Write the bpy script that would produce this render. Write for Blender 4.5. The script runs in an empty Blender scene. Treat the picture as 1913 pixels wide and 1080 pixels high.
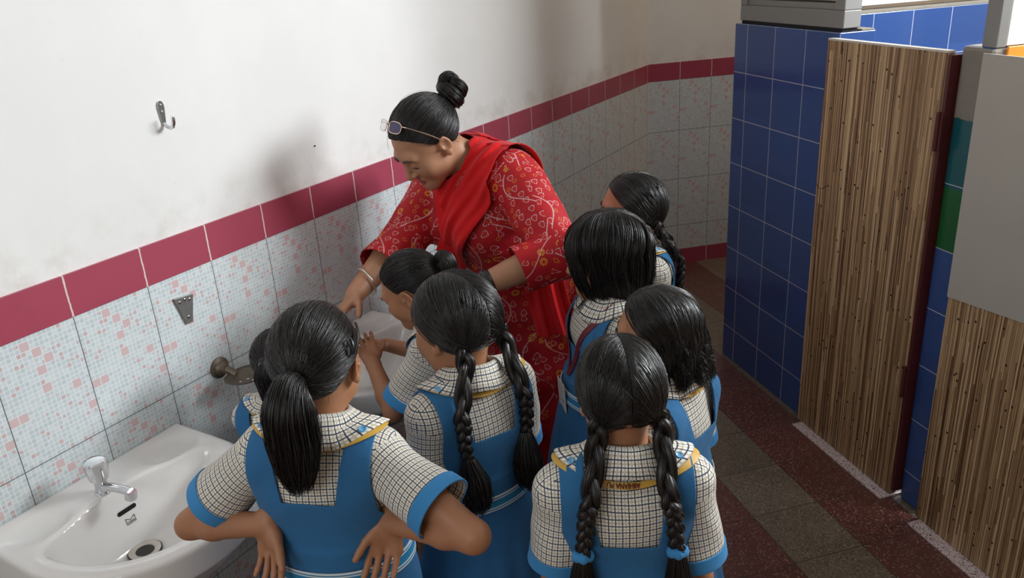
import bpy, math, random
import numpy as np
from mathutils import Vector, Matrix
random.seed(7); RNG = np.random.default_rng(11)
SC = bpy.context.scene; COL = SC.collection
PI = math.pi
# ---------------------------------------------------------------- camera, light, exposure
SC.view_settings.view_transform = 'Standard'; SC.view_settings.look = 'None'
SC.view_settings.gamma = 1.0; SC.view_settings.use_curve_mapping = False
SC.view_settings.exposure = 0.0
F_PX, PITCH, ROLL, YAW, CX, CH = 1520.4, 0.3800, -0.0641, 0.5457, 1.7624, 1.8488
cd = bpy.data.cameras.new('camera'); cam = bpy.data.objects.new('camera', cd); COL.objects.link(cam)
cd.sensor_fit = 'HORIZONTAL'; cd.sensor_width = 36.0; cd.lens = 36.0 * F_PX / 1913.0; cd.clip_start = 0.05
fw = Vector((-math.sin(YAW)*math.cos(PITCH), math.cos(YAW)*math.cos(PITCH), -math.sin(PITCH)))
r0 = Vector((math.cos(YAW), math.sin(YAW), 0)); u0 = r0.cross(fw)
rr = math.cos(ROLL)*r0 + math.sin(ROLL)*u0; uu = -math.sin(ROLL)*r0 + math.cos(ROLL)*u0
cam.matrix_world = Matrix(((rr.x, uu.x, -fw.x, CX), (rr.y, uu.y, -fw.y, 0), (rr.z, uu.z, -fw.z, CH), (0, 0, 0, 1)))
SC.camera = cam
wd = bpy.data.worlds.new('world'); SC.world = wd; wd.use_nodes = True
bgn = wd.node_tree.nodes['Background']; bgn.inputs[0].default_value = (1.0, 0.80, 0.62, 1); bgn.inputs[1].default_value = 0.27
def area(name, loc, target, sx, sy, power, color):
    l = bpy.data.lights.new(name, 'AREA'); l.shape = 'RECTANGLE'; l.size = sx; l.size_y = sy; l.energy = power; l.color = color
    o = bpy.data.objects.new(name, l); COL.objects.link(o); o.location = loc
    o.rotation_euler = (Vector(target) - Vector(loc)).to_track_quat('-Z', 'Y').to_euler()
    return o
area('daylight_stall_window', (3.20, 3.45, 2.50), (0.0, 0.8, 1.1), 1.7, 0.75, 158, (0.93, 0.975, 1.0))
area('fill_near_sinks', (1.1, -2.1, 2.55), (0.1, 0.9, 0.8), 1.6, 1.0, 27, (0.90, 0.96, 1.0))  # added fill from behind the camera, lifts the sink side; no window built
area('fill_far_corner', (2.25, 5.35, 2.35), (0.1, 4.2, 1.3), 0.9, 1.0, 9, (1.0, 0.76, 0.54))  # added warm fill that brightens the far corner, no known source there

# ---------------------------------------------------------------- node helpers
class NT:
    def __init__(s, name):
        s.m = bpy.data.materials.new(name); s.m.use_nodes = True; s.t = s.m.node_tree; s.n = s.t.nodes
        s.b = s.n['Principled BSDF']
    def new(s, typ, **kw):
        x = s.n.new(typ)
        for k, v in kw.items(): setattr(x, k, v)
        return x
    def put(s, sock, v):
        if isinstance(v, bpy.types.NodeSocket): s.t.links.new(v, sock)
        elif v is not None:
            if isinstance(v, (tuple, list)) and len(v) == 3 and sock.type == 'RGBA': v = (*v, 1)
            sock.default_value = v
    def M(s, op, a, b=None, c=None):
        x = s.new('ShaderNodeMath', operation=op)
        for i, v in enumerate((a, b, c)):
            if v is not None: s.put(x.inputs[i], v)
        return x.outputs[0]
    def add(s, a, b): return s.M('ADD', a, b)
    def sub(s, a, b): return s.M('SUBTRACT', a, b)
    def mul(s, a, b): return s.M('MULTIPLY', a, b)
    def div(s, a, b): return s.M('DIVIDE', a, b)
    def fract(s, a): return s.M('FRACT', a)
    def floor(s, a): return s.M('FLOOR', a)
    def lt(s, a, b): return s.M('LESS_THAN', a, b)
    def gt(s, a, b): return s.M('GREATER_THAN', a, b)
    def mx(s, a, b): return s.M('MAXIMUM', a, b)
    def mn(s, a, b): return s.M('MINIMUM', a, b)
    def sstep(s, a, lo, hi):
        x = s.new('ShaderNodeMapRange', interpolation_type='SMOOTHSTEP')
        s.put(x.inputs[0], a); x.inputs[1].default_value = lo; x.inputs[2].default_value = hi
        return x.outputs[0]
    def uv(s):
        x = s.new('ShaderNodeUVMap'); p = s.new('ShaderNodeSeparateXYZ'); s.t.links.new(x.outputs[0], p.inputs[0])
        return p.outputs[0], p.outputs[1]
    def obj(s):
        x = s.new('ShaderNodeTexCoord'); return x.outputs['Object']
    def vec(s, x, y, z=0.0):
        c = s.new('ShaderNodeCombineXYZ')
        for i, v in enumerate((x, y, z)): s.put(c.inputs[i], v)
        return c.outputs[0]
    def white(s, v):
        x = s.new('ShaderNodeTexWhiteNoise', noise_dimensions='2D'); s.put(x.inputs['Vector'], v); return x.outputs['Value']
    def noise(s, v, scale, detail=3, rough=.55):
        x = s.new('ShaderNodeTexNoise'); s.put(x.inputs['Vector'], v); x.inputs['Scale'].default_value = scale
        x.inputs['Detail'].default_value = detail; x.inputs['Roughness'].default_value = rough; return x.outputs['Fac']
    def voro(s, v, scale, out='Distance', feature='F1', rand=1.0):
        x = s.new('ShaderNodeTexVoronoi', feature=feature, voronoi_dimensions='2D' if out != 'x' else '3D'); s.put(x.inputs['Vector'], v)
        x.inputs['Scale'].default_value = scale; x.inputs['Randomness'].default_value = rand; return x
    def mix(s, f, a, b):
        x = s.new('ShaderNodeMix', data_type='RGBA'); s.put(x.inputs[0], f); s.put(x.inputs[6], a); s.put(x.inputs[7], b); return x.outputs[2]
    def bump(s, h, strength=.2, dist=.01):
        x = s.new('ShaderNodeBump'); x.inputs['Strength'].default_value = strength; x.inputs['Distance'].default_value = dist
        s.put(x.inputs['Height'], h); s.t.links.new(x.outputs[0], s.b.inputs['Normal'])
    def out(s, color, rough=.5, metal=0.0, spec=.5):
        s.put(s.b.inputs['Base Color'], color); s.put(s.b.inputs['Roughness'], rough)
        s.put(s.b.inputs['Metallic'], metal); s.put(s.b.inputs['Specular IOR Level'], spec)
        return s.m

def line(n, x, period, width, phase=0.0):
    """1 on lines of the given width every period"""
    f = n.fract(n.div(n.sub(x, phase), period)); d = n.mn(f, n.sub(1.0, f))
    return n.lt(d, width/period/2)

def mat_simple(name, color, rough=.5, metal=0.0, spec=.5, var=.12, scale=30.0, bump=0.0):
    n = NT(name); v = n.obj(); f = n.noise(v, scale)
    c2 = tuple(max(0, c*(1-var)) for c in color); c1 = tuple(c*(1+var) for c in color)
    if bump: n.bump(f, bump, .004)
    return n.out(n.mix(f, c2, c1), rough, metal, spec)

def mat_mosaic(phase):
    n = NT('pink_mosaic_tile'); u, v = n.uv()
    tu = n.fract(n.div(n.sub(u, phase), .2)); tv = n.fract(n.div(n.sub(v, .257), .3))
    iu = n.mul(tu, 18.0); iv = n.mul(tv, 27.0)
    cu, cv = n.floor(iu), n.floor(iv)
    r1 = n.white(n.vec(cu, cv)); r2 = n.white(n.vec(n.add(cu, 31.3), n.add(cv, 7.7)))
    bu, bv = n.floor(n.div(iu, 2)), n.floor(n.div(iv, 2))
    rb = n.white(n.vec(n.add(bu, 91.1), n.add(bv, 17.3)))
    big = n.gt(rb, .945); bigblue = n.mul(n.gt(rb, .90), n.lt(rb, .945)); anyb = n.mx(big, bigblue)
    clus = n.sstep(n.noise(n.vec(tu, tv), 7.0, 2), .42, .62)
    pink = n.gt(n.add(r1, n.mul(clus, .20)), 1.0)
    fu, fv = n.fract(iu), n.fract(iv)
    def edge(f, w): return n.lt(n.mn(f, n.sub(1.0, f)), w)
    small = n.mx(edge(fu, .075), edge(fv, .075))
    f2u, f2v = n.fract(n.div(iu, 2)), n.fract(n.div(iv, 2))
    bigl = n.mx(edge(f2u, .04), edge(f2v, .04))
    grid = n.add(n.mul(anyb, bigl), n.mul(n.sub(1.0, anyb), small))
    base = n.mix(r2, (.52, .60, .63), (.66, .72, .74))
    base = n.mix(bigblue, base, (.60, .67, .70))
    base = n.mix(pink, base, (.60, .46, .47)); base = n.mix(big, base, (.65, .49, .50))
    base = n.mix(grid, base, (.78, .81, .82))
    joint = n.mx(line(n, u, .2, .0022, phase), line(n, v, .3, .0022, .257))
    base = n.mix(joint, base, (.13, .13, .13))
    dirt = n.sstep(n.noise(n.obj(), 3.0, 5), .5, .85)
    base = n.mix(n.mul(dirt, .25), base, (.45, .42, .38))
    n.bump(n.sub(1.0, joint), .4, .002)
    return n.out(base, .22, 0, .5)

def mat_band(phase):
    n = NT('maroon_border_tile'); u, v = n.uv()
    wob = n.mul(n.sub(n.noise(n.vec(u, v), 60.0, 3), .5), .004)
    ln = line(n, n.add(u, wob), .2, .0042, phase)
    c = n.mix(n.noise(n.vec(u, v), 6.0, 4), (.35, .055, .095), (.41, .068, .112))
    c = n.mix(ln, c, (.72, .60, .58)); n.bump(n.sub(1.0, ln), .3, .002)
    return n.out(c, .38, 0, .5)

def mat_plaster():
    n = NT('white_plaster'); v = n.obj(); f = n.noise(v, 2.2, 6); g = n.noise(v, 9.0, 6, .65)
    c = n.mix(n.sstep(f, .3, .75), (.80, .80, .79), (.85, .85, .84))
    sp = n.new('ShaderNodeSeparateXYZ'); n.t.links.new(v, sp.inputs[0])
    low = n.sub(1.0, n.sstep(sp.outputs[2], 1.26, 1.42))
    c = n.mix(n.mul(n.mul(low, n.sstep(g, .42, .72)), .55), c, (.60, .56, .49))
    sc = n.sstep(n.noise(v, 28.0, 4, .7), .66, .74); c = n.mix(n.mul(sc, .15), c, (.5, .48, .45))
    n.bump(g, .12, .01)
    return n.out(c, .75, 0, .25)

def mat_bluetile(name='blue_wall_tile', pillar=False):
    n = NT(name); u, v = n.uv()
    ru = n.floor(n.div(u, .2027)); rv = n.floor(n.div(v, .1995))
    w = n.white(n.vec(ru, rv)); c = n.mix(w, (.029, .065, .20), (.035, .077, .235))
    g = n.mx(line(n, u, .2027, .003), line(n, n.sub(v, 1.5574), .1995, .003))
    if pillar:
        c = n.mix(n.gt(v, .947), c, (.010, .095, .025)); c = n.mix(n.gt(v, 1.141), c, (.008, .085, .10))
        g = n.mx(line(n, n.sub(v, .741), .206, .003), n.lt(v, -1.0))
    c = n.mix(g, c, (.42, .44, .50))
    fl = n.noise(n.obj(), 5.0, 3)
    if pillar:
        cem = n.gt(n.add(v, n.mul(n.sub(n.noise(n.obj(), 18.0, 4), .5), .02)), 1.349)
        c = n.mix(cem, c, n.mix(n.noise(n.obj(), 12.0, 5), (.17, .15, .125), (.24, .215, .185)))
        n.bump(n.sub(1.0, g), .3, .002)
        return n.out(c, n.add(n.mul(cem, .6), .2), 0, .5)
    n.bump(n.add(n.mul(n.sub(1.0, g), .5), n.mul(fl, .05)), .3, .003)
    return n.out(c, .14, 0, .5)

def mat_terrazzo():
    n = NT('striped_terrazzo'); u, v = n.uv()   # u along the stall front, v away from it
    k = n.floor(n.div(n.add(v, .28), .2545)); par = n.M('MODULO', n.add(k, 40.0), 2.0)   # 0 red, 1 grey
    j = n.floor(n.div(n.add(u, .07), .251)); tone = n.white(n.vec(j, k))
    vx = n.voro(n.vec(u, v), 260.0); chip = n.new('ShaderNodeSeparateColor'); n.t.links.new(vx.outputs['Color'], chip.inputs[0])
    red = n.mix(tone, (.125, .042, .034), (.17, .058, .046)); grey = n.mix(tone, (.17, .135, .098), (.22, .18, .13))
    c = n.mix(par, red, grey)
    c = n.mix(n.mul(n.gt(chip.outputs[0], .91), .55), c, (.42, .34, .29)); c = n.mix(n.mul(n.lt(chip.outputs[0], .22), .55), c, (.05, .03, .025))
    g = n.mx(line(n, n.add(v, .28), .2545, .003), line(n, n.add(u, .07), .251, .003)); c = n.mix(g, c, (.05, .035, .03))
    st = n.sstep(n.noise(n.obj(), 2.3, 5), .52, .75); c = n.mix(n.mul(st, .35), c, (.075, .05, .035))
    n.bump(n.noise(n.vec(u, v), 200.0, 2), .1, .002)
    return n.out(c, n.add(.30, n.mul(st, .25)), 0, .5)

def mat_threshold():  # pale tone paints in the light that leaks under the doors
    n = NT('terrazzo_painted_lit'); v = n.obj(); vx = n.new('ShaderNodeTexVoronoi'); n.put(vx.inputs['Vector'], v); vx.inputs['Scale'].default_value = 290.0
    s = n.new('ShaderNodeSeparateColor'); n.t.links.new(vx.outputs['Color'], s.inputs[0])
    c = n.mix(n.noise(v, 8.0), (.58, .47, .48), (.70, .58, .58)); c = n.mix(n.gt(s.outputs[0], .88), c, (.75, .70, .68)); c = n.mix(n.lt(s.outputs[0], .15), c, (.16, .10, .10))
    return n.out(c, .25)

def mat_bamboo():
    n = NT('bamboo_laminate'); u, v = n.uv()
    wob = n.mul(n.noise(n.vec(n.mul(u, 2.0), n.mul(v, .8)), 3.0, 2), .012); uu_ = n.add(u, wob)
    def strips(w, seg, seed):
        cu = n.floor(n.div(n.add(uu_, seed), w)); off = n.white(n.vec(cu, seed)); cv = n.floor(n.add(n.div(v, seg), n.mul(off, 7.0)))
        return n.white(n.vec(n.add(cu, seed*3), cv)), cu, off
    a, ca, oa = strips(.0062, .55, 1.0); b, cb, ob = strips(.0025, .8, 2.0)
    t = n.add(n.mul(a, .6), n.mul(b, .4)); t = n.add(t, n.mul(n.sub(n.noise(n.vec(n.mul(u, 60.0), n.mul(v, 1.5)), 4.0, 4), .5), .5))
    x = n.new('ShaderNodeValToRGB'); e = x.color_ramp.elements; n.put(x.inputs[0], t)
    e[0].position = .12; e[0].color = (.07, .034, .017, 1); e[1].position = .92; e[1].color = (.60, .43, .25, 1)
    for p_, c_ in ((.3, (.19, .105, .05)), (.5, (.31, .19, .097)), (.7, (.43, .28, .15))):
        q = e.new(p_); q.color = (*c_, 1)
    fu = n.fract(n.div(n.add(uu_, 1.0), .0062)); gap = n.mul(n.lt(fu, .13), n.gt(oa, .55))
    c = n.mix(n.mul(gap, .85), x.outputs[0], (.02, .01, .006))
    rv = n.fract(n.add(n.div(v, .21), n.mul(oa, 9.0))); kn = n.mul(n.lt(rv, .035), n.gt(n.white(n.vec(ca, n.floor(n.add(n.div(v, .21), n.mul(oa, 9.0))))), .86))
    c = n.mix(kn, c, (.02, .012, .008))
    n.bump(n.sub(t, gap), .25, .002)
    return n.out(c, .42, 0, .4)

def mat_plaid():
    n = NT('plaid_shirt_cotton'); u, v = n.uv()
    wob = n.mul(n.sub(n.noise(n.vec(u, v), 14.0, 2), .5), .006); uu_ = n.add(u, wob); vv_ = n.add(v, n.mul(wob, -.8))
    P = .0118
    c = (.80, .78, .71)
    tan = n.mx(line(n, uu_, P, .0026, P/2), line(n, vv_, P, .0026, P/2))
    navy = n.mx(line(n, uu_, P, .0019), line(n, vv_, P, .0019))
    c = n.mix(n.mul(tan, .6), c, (.36, .29, .17)); c = n.mix(n.mul(navy, .95), c, (.02, .03, .07))
    w = n.noise(n.obj(), 26.0, 3); n.bump(n.add(w, n.mul(n.noise(n.vec(u, v), 900.0, 1), .05)), .35, .01)
    return n.out(c, .8, 0, .2)

def mat_cloth(name, color, var=.1, fold=.3, rough=.85):
    n = NT(name); v = n.obj(); f = n.noise(v, 4.0, 4)
    c = n.mix(f, tuple(x*(1-var) for x in color), tuple(x*(1+var) for x in color))
    n.bump(n.add(n.noise(v, 16.0, 3), n.mul(n.noise(v, 700.0, 1), .03)), fold, .012)
    n.put(n.b.inputs['Sheen Weight'], .08)
    return n.out(c, rough, 0, .2)

def mat_belt():
    n = NT('striped_elastic_belt'); u, v = n.uv()   # v 0..1 across
    c = n.mix(n.noise(n.vec(u, v), 40.0), (.02, .19, .38), (.03, .24, .46))
    d = n.mn(v, n.sub(1.0, v)); w = n.mx(n.lt(d, .09), n.mul(n.gt(d, .17), n.lt(d, .26)))
    return n.out(n.mix(w, c, (.62, .66, .68)), .7, 0, .2)

def mat_skin(name, color):
    n = NT(name); v = n.obj(); f = n.noise(v, 9.0, 4); g = n.noise(v, 45.0, 2)
    c = n.mix(f, tuple(x*.86 for x in color), tuple(x*1.12 for x in color)); n.bump(g, .06, .003)
    n.put(n.b.inputs['Subsurface Weight'], .06); n.put(n.b.inputs['Subsurface Radius'], (.008, .003, .0015)); n.put(n.b.inputs['Subsurface Scale'], 1.0)
    return n.out(c, .48, 0, .4)

def mat_hair():
    n = NT('black_hair'); u, v = n.uv(); r = n.white(n.vec(n.floor(n.mul(u, 997.0)), 0.0))
    c = n.mix(r, (.003, .0026, .0026), (.011, .008, .007))
    return n.out(c, n.add(.30, n.mul(r, .14)), 0, .55)

def mat_bandhani():
    n = NT('red_tie_dye_print'); u, v = n.uv(); p = n.vec(u, v)
    base = n.mix(n.noise(p, 9.0, 3), (.31, .004, .010), (.45, .008, .013))
    # white dotted teardrops
    S = 38.0
    vo = n.voro(p, S, rand=.75); d = vo.outputs['Distance']; pos = vo.outputs['Position']
    q = n.new('ShaderNodeVectorMath', operation='SUBTRACT'); n.put(q.inputs[0], p); n.t.links.new(pos, q.inputs[1])
    sp = n.new('ShaderNodeSeparateXYZ'); n.t.links.new(q.outputs[0], sp.inputs[0])
    ang = n.M('ARCTAN2', sp.outputs[1], sp.outputs[0])
    qx, qy = sp.outputs[0], sp.outputs[1]
    yy = n.mul(qy, S); xx = n.mul(qx, S)
    wid = n.add(1.0, n.mul(yy, 1.4)); dd = n.M('SQRT', n.add(n.M('POWER', n.mul(xx, n.mx(wid, .4)), 2.0), n.M('POWER', n.mul(yy, .75), 2.0)))
    ring = n.lt(n.M('ABSOLUTE', n.sub(dd, .24)), .036)
    dots = n.gt(n.M('SINE', n.mul(ang, 12.0)), -.25)
    cs = n.new('ShaderNodeSeparateColor'); n.t.links.new(vo.outputs['Color'], cs.inputs[0])
    isw = n.gt(cs.outputs[0], .42)
    tear = n.mul(n.mul(ring, dots), isw)
    c = n.mix(n.mul(n.lt(dd, .12), n.mul(isw, .6)), base, (.55, .03, .008))
    c = n.mix(tear, c, (.62, .42, .42))
    # small orange squares and flowers
    flower = n.mul(n.lt(cs.outputs[0], .06), n.mul(n.lt(d, .40), n.gt(d, .15)))
    pet = n.gt(n.M('SINE', n.mul(ang, 8.0)), -.55)
    c = n.mix(n.mul(flower, pet), c, (.62, .23, .03))
    spot = n.mul(n.mul(n.gt(cs.outputs[0], .22), n.lt(cs.outputs[0], .42)), n.mul(n.lt(d, .25), n.gt(d, .13)))
    c = n.mix(n.mul(spot, n.gt(n.M('SINE', n.mul(ang, 6.0)), 0.0)), c, (.60, .20, .03))
    # winding dotted vines
    ln = n.sub(u, n.add(n.mul(n.M('SINE', n.mul(v, 26.0)), .035), n.mul(n.M('SINE', n.mul(v, 11.0)), .02)))
    f = n.fract(n.div(n.add(ln, 5.0), .125)); vine = n.mul(n.lt(n.M('ABSOLUTE', n.sub(f, .5)), .015), n.gt(n.fract(n.mul(v, 260.0)), .3))
    c = n.mix(vine, c, (.64, .42, .42))
    n.bump(n.noise(n.obj(), 14.0, 3), .4, .015)
    return n.out(c, .7, 0, .3)

def mat_metal(name, color=(.75, .76, .78), rough=.12):
    n = NT(name); f = n.noise(n.obj(), 60.0, 3); return n.out(n.mix(f, tuple(x*.9 for x in color), color), n.add(rough, n.mul(f, .08)), 1.0)

def mat_glass_frost():
    n = NT('cream_panel'); f = n.noise(n.obj(), 3.0); return n.out(n.mix(f, (.60, .52, .38), (.66, .58, .44)), .35)

M = {}
M['mosaic'] = mat_mosaic(.9587); M['mosaic_far'] = mat_mosaic(-.011); M['band'] = mat_band(.9587); M['band_far'] = mat_band(-.011)
M['plaster'] = mat_plaster(); M['blue'] = mat_bluetile(); M['pillar'] = mat_bluetile('pillar_tile', True)
M['floor'] = mat_terrazzo(); M['thresh'] = mat_threshold(); M['bamboo'] = mat_bamboo(); M['plaid'] = mat_plaid()
M['dress'] = mat_cloth('blue_pinafore_cloth', (.028, .132, .295)); M['cuff'] = mat_cloth('blue_cuff_cloth', (.045, .23, .50), fold=.15); M['belt'] = mat_belt()
M['hair'] = mat_hair(); M['skin'] = mat_skin('child_skin', (.36, .165, .085)); M['skin2'] = mat_skin('woman_skin', (.40, .20, .115))
M['lip'] = mat_skin('lip_skin', (.26, .075, .055)); M['kurta'] = mat_bandhani(); M['red'] = mat_cloth('red_chiffon', (.56, .009, .012), fold=.5)
M['ceramic'] = mat_simple('white_ceramic', (.76, .74, .72), .10, 0, .6, .03, 4); M['chrome'] = mat_metal('chrome')
M['alu'] = mat_simple('aluminium_frame', (.22, .215, .205), .45, .2, .5, .05, 8); M['cream'] = mat_glass_frost()
M['dark'] = mat_simple('black_plastic', (.012, .012, .013), .35); M['void'] = mat_simple('dark_hole', (.006, .006, .006), .9)
M['brass'] = mat_simple('tarnished_metal', (.15, .125, .095), .5, .7, .5, .5, 60, .3); M['grey'] = mat_simple('grey_metal_plate', (.21, .21, .20), .45, .6, .5, .3, 50)
M['maroon'] = mat_simple('maroon_paint', (.075, .012, .012), .4); M['whitelam'] = mat_simple('cream_laminate', (.40, .375, .33), .5, 0, .4, .06, 6)
M['edge'] = mat_simple('pale_board_edge', (.55, .52, .48), .6); M['white'] = mat_simple('white_paint', (.8, .8, .78), .6, 0, .3, .03)
M['orange'] = mat_simple('orange_paint', (.85, .30, .03), .4); M['yellow'] = mat_simple('golden_ribbon', (.55, .33, .05), .5)
M['ribbonred'] = mat_simple('maroon_ribbon', (.13, .008, .015), .6); M['ink'] = mat_simple('dark_red_ink', (.12, .01, .005), .6)
M['button'] = mat_simple('blue_button', (.10, .33, .58), .3); M['eyew'] = mat_simple('eye_white', (.7, .66, .62), .15); M['iris'] = mat_simple('dark_iris', (.015, .008, .005), .1)
M['gold'] = mat_metal('rose_gold', (.85, .62, .48), .2); M['silver'] = mat_metal('silver', (.7, .66, .6), .25)
M['card'] = mat_simple('id_card', (.62, .58, .56), .3, 0, .5, .2, 40); M['cement'] = mat_simple('cement', (.22, .20, .17), .85, 0, .2, .2, 14, .3)
M['shoe'] = mat_simple('black_shoe_leather', (.012, .012, .012), .3); M['sock'] = mat_simple('white_sock', (.6, .6, .6), .85)
def mat_lens():
    n = NT('tinted_lens'); f = n.noise(n.obj(), 20.0); n.put(n.b.inputs['Transmission Weight'], .75); n.put(n.b.inputs['IOR'], 1.1)
    return n.out(n.mix(f, (.30, .27, .45), (.36, .33, .50)), .04)
M['lens'] = mat_lens()

# ---------------------------------------------------------------- mesh helpers
def mesh_obj(name, V, F, mats, parent=None, uv=None, smooth=True, fmat=None):
    """V (n,3); F list of index arrays (m,3)/(m,4) or list of tuples; uv per loop (L,2)"""
    V = np.asarray(V, np.float32)
    if isinstance(F, np.ndarray): F = [F]
    if F and isinstance(F[0], np.ndarray):
        loops = np.concatenate([f.ravel() for f in F]); tot = np.concatenate([np.full(len(f), f.shape[1]) for f in F])
    else:
        loops = np.array([i for f in F for i in f]); tot = np.array([len(f) for f in F])
    me = bpy.data.meshes.new(name); me.vertices.add(len(V)); me.vertices.foreach_set('co', V.ravel())
    me.loops.add(len(loops)); me.loops.foreach_set('vertex_index', loops.astype(np.int32))
    st = np.concatenate([[0], np.cumsum(tot)[:-1]]); me.polygons.add(len(tot)); me.polygons.foreach_set('loop_start', st.astype(np.int32))
    if uv is not None:
        l = me.uv_layers.new(name='UVMap'); l.data.foreach_set('uv', np.asarray(uv, np.float32).ravel())
    me.polygons.foreach_set('use_smooth', np.full(len(tot), smooth))
    if fmat is not None: me.polygons.foreach_set('material_index', np.asarray(fmat, np.int32))
    for m in (mats if isinstance(mats, (list, tuple)) else [mats]): me.materials.append(m)
    me.update(calc_edges=True); me.validate()
    o = bpy.data.objects.new(name, me); COL.objects.link(o)
    if parent is not None: o.parent = parent
    return o
def tag(o, label=None, cat=None, group=None, kind=None):
    if label: o['label'] = label
    if cat: o['category'] = cat
    if group: o['group'] = group
    if kind: o['kind'] = kind
    return o
def empty(name, loc=(0, 0, 0), rz=0.0):
    o = bpy.data.objects.new(name, None); COL.objects.link(o); o.location = loc; o.rotation_euler = (0, 0, rz); o.empty_display_size = .1; return o

class MB:
    """collects shapes into one mesh"""
    def __init__(s): s.V = []; s.F = []; s.uv = []
    def poly(s, pts, faces, uvs=None):
        b = len(s.V); s.V += [tuple(p) for p in pts]
        for fi, f in enumerate(faces):
            s.F.append(tuple(b+i for i in f))
            s.uv += list(uvs[fi]) if uvs else [(pts[i][0], pts[i][2]) for i in f]
    def box(s, org, X, Y, Z, bev=0.0, uvo=(0, 0, 0)):
        """box from corner org along vectors X,Y,Z; uv = (length along X or Y, length along Z)"""
        o = np.array(org, float); X, Y, Z = (np.array(v, float) for v in (X, Y, Z)); lx, ly, lz = (np.linalg.norm(v) for v in (X, Y, Z))
        P = [o, o+X, o+X+Y, o+Y, o+Z, o+X+Z, o+X+Y+Z, o+Y+Z]
        f = [(0, 3, 2, 1), (4, 5, 6, 7), (0, 1, 5, 4), (1, 2, 6, 5), (2, 3, 7, 6), (3, 0, 4, 7)]
        a, b, c = uvo; q = [(a, b), (a+lx, b), (a+lx, b+ly), (a, b+ly), (a, b), (a+lx, b), (a+lx, b+ly), (a, b+ly)]
        def u(i, axis):
            loc = [(0, 0, 0), (lx, 0, 0), (lx, ly, 0), (0, ly, 0), (0, 0, lz), (lx, 0, lz), (lx, ly, lz), (0, ly, lz)][i]
            return {'x': (a+loc[0], c+loc[2]), 'y': (b+loc[1], c+loc[2]), 'z': (a+loc[0], b+loc[1])}[axis]
        ax = ['z', 'z', 'x', 'y', 'x', 'y']
        if np.dot(np.cross(X, Y), Z) < 0: f = [t[::-1] for t in f]
        s.poly(P, f, [[u(i, ax[k]) for i in t] for k, t in enumerate(f)]); return s
    def lathe(s, prof, center=(0, 0, 0), n=28, axis=None):
        A = np.array(axis if axis is not None else (0, 0, 1), float); A /= np.linalg.norm(A)
        e = np.cross(A, (0, 1, 0)) if abs(A[1]) < .9 else np.cross(A, (1, 0, 0)); e /= np.linalg.norm(e); g = np.cross(A, e)
        pts = []; fs = []
        for r, h in prof:
            for i in range(n):
                t = 2*PI*i/n; pts.append(np.array(center)+A*h+(e*math.cos(t)+g*math.sin(t))*r)
        for k in range(len(prof)-1):
            for i in range(n):
                j = (i+1) % n; fs.append((k*n+i, k*n+j, (k+1)*n+j, (k+1)*n+i))
        fs.append(tuple(range(n))[::-1]); fs.append(tuple((len(prof)-1)*n+i for i in range(n)))
        s.poly(pts, fs); return s
    def tube(s, path, rad, n=10):
        P = np.array(path, float); R = np.broadcast_to(np.array(rad, float), (len(P),))
        T = np.gradient(P, axis=0); T /= np.linalg.norm(T, axis=1)[:, None]+1e-9
        ref = np.array((0, 0, 1.0)) if abs(T[0][2]) < .9 else np.array((1.0, 0, 0)); pts = []; fs = []
        x = np.cross(T[0], ref); x /= np.linalg.norm(x)
        for k in range(len(P)):
            x = x - T[k]*np.dot(x, T[k]); x /= np.linalg.norm(x)+1e-9; y = np.cross(T[k], x)
            for i in range(n):
                t = 2*PI*i/n; pts.append(P[k]+(x*math.cos(t)+y*math.sin(t))*R[k])
        for k in range(len(P)-1):
            for i in range(n):
                j = (i+1) % n; fs.append((k*n+i, k*n+j, (k+1)*n+j, (k+1)*n+i))
        fs.append(tuple(range(n))[::-1]); fs.append(tuple((len(P)-1)*n+i for i in range(n)))
        s.poly(pts, fs); return s
    def build(s, name, mats, parent=None, smooth=False, bevel=0.0):
        o = mesh_obj(name, np.array(s.V), s.F, mats, parent, s.uv, smooth)
        if bevel:
            b = o.modifiers.new('soft_edges', 'BEVEL'); b.width = bevel; b.segments = 2; b.limit_method = 'ANGLE'
        if smooth:
            try: o.data.set_sharp_from_angle(angle=math.radians(40))
            except Exception: pass
        return o

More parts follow.
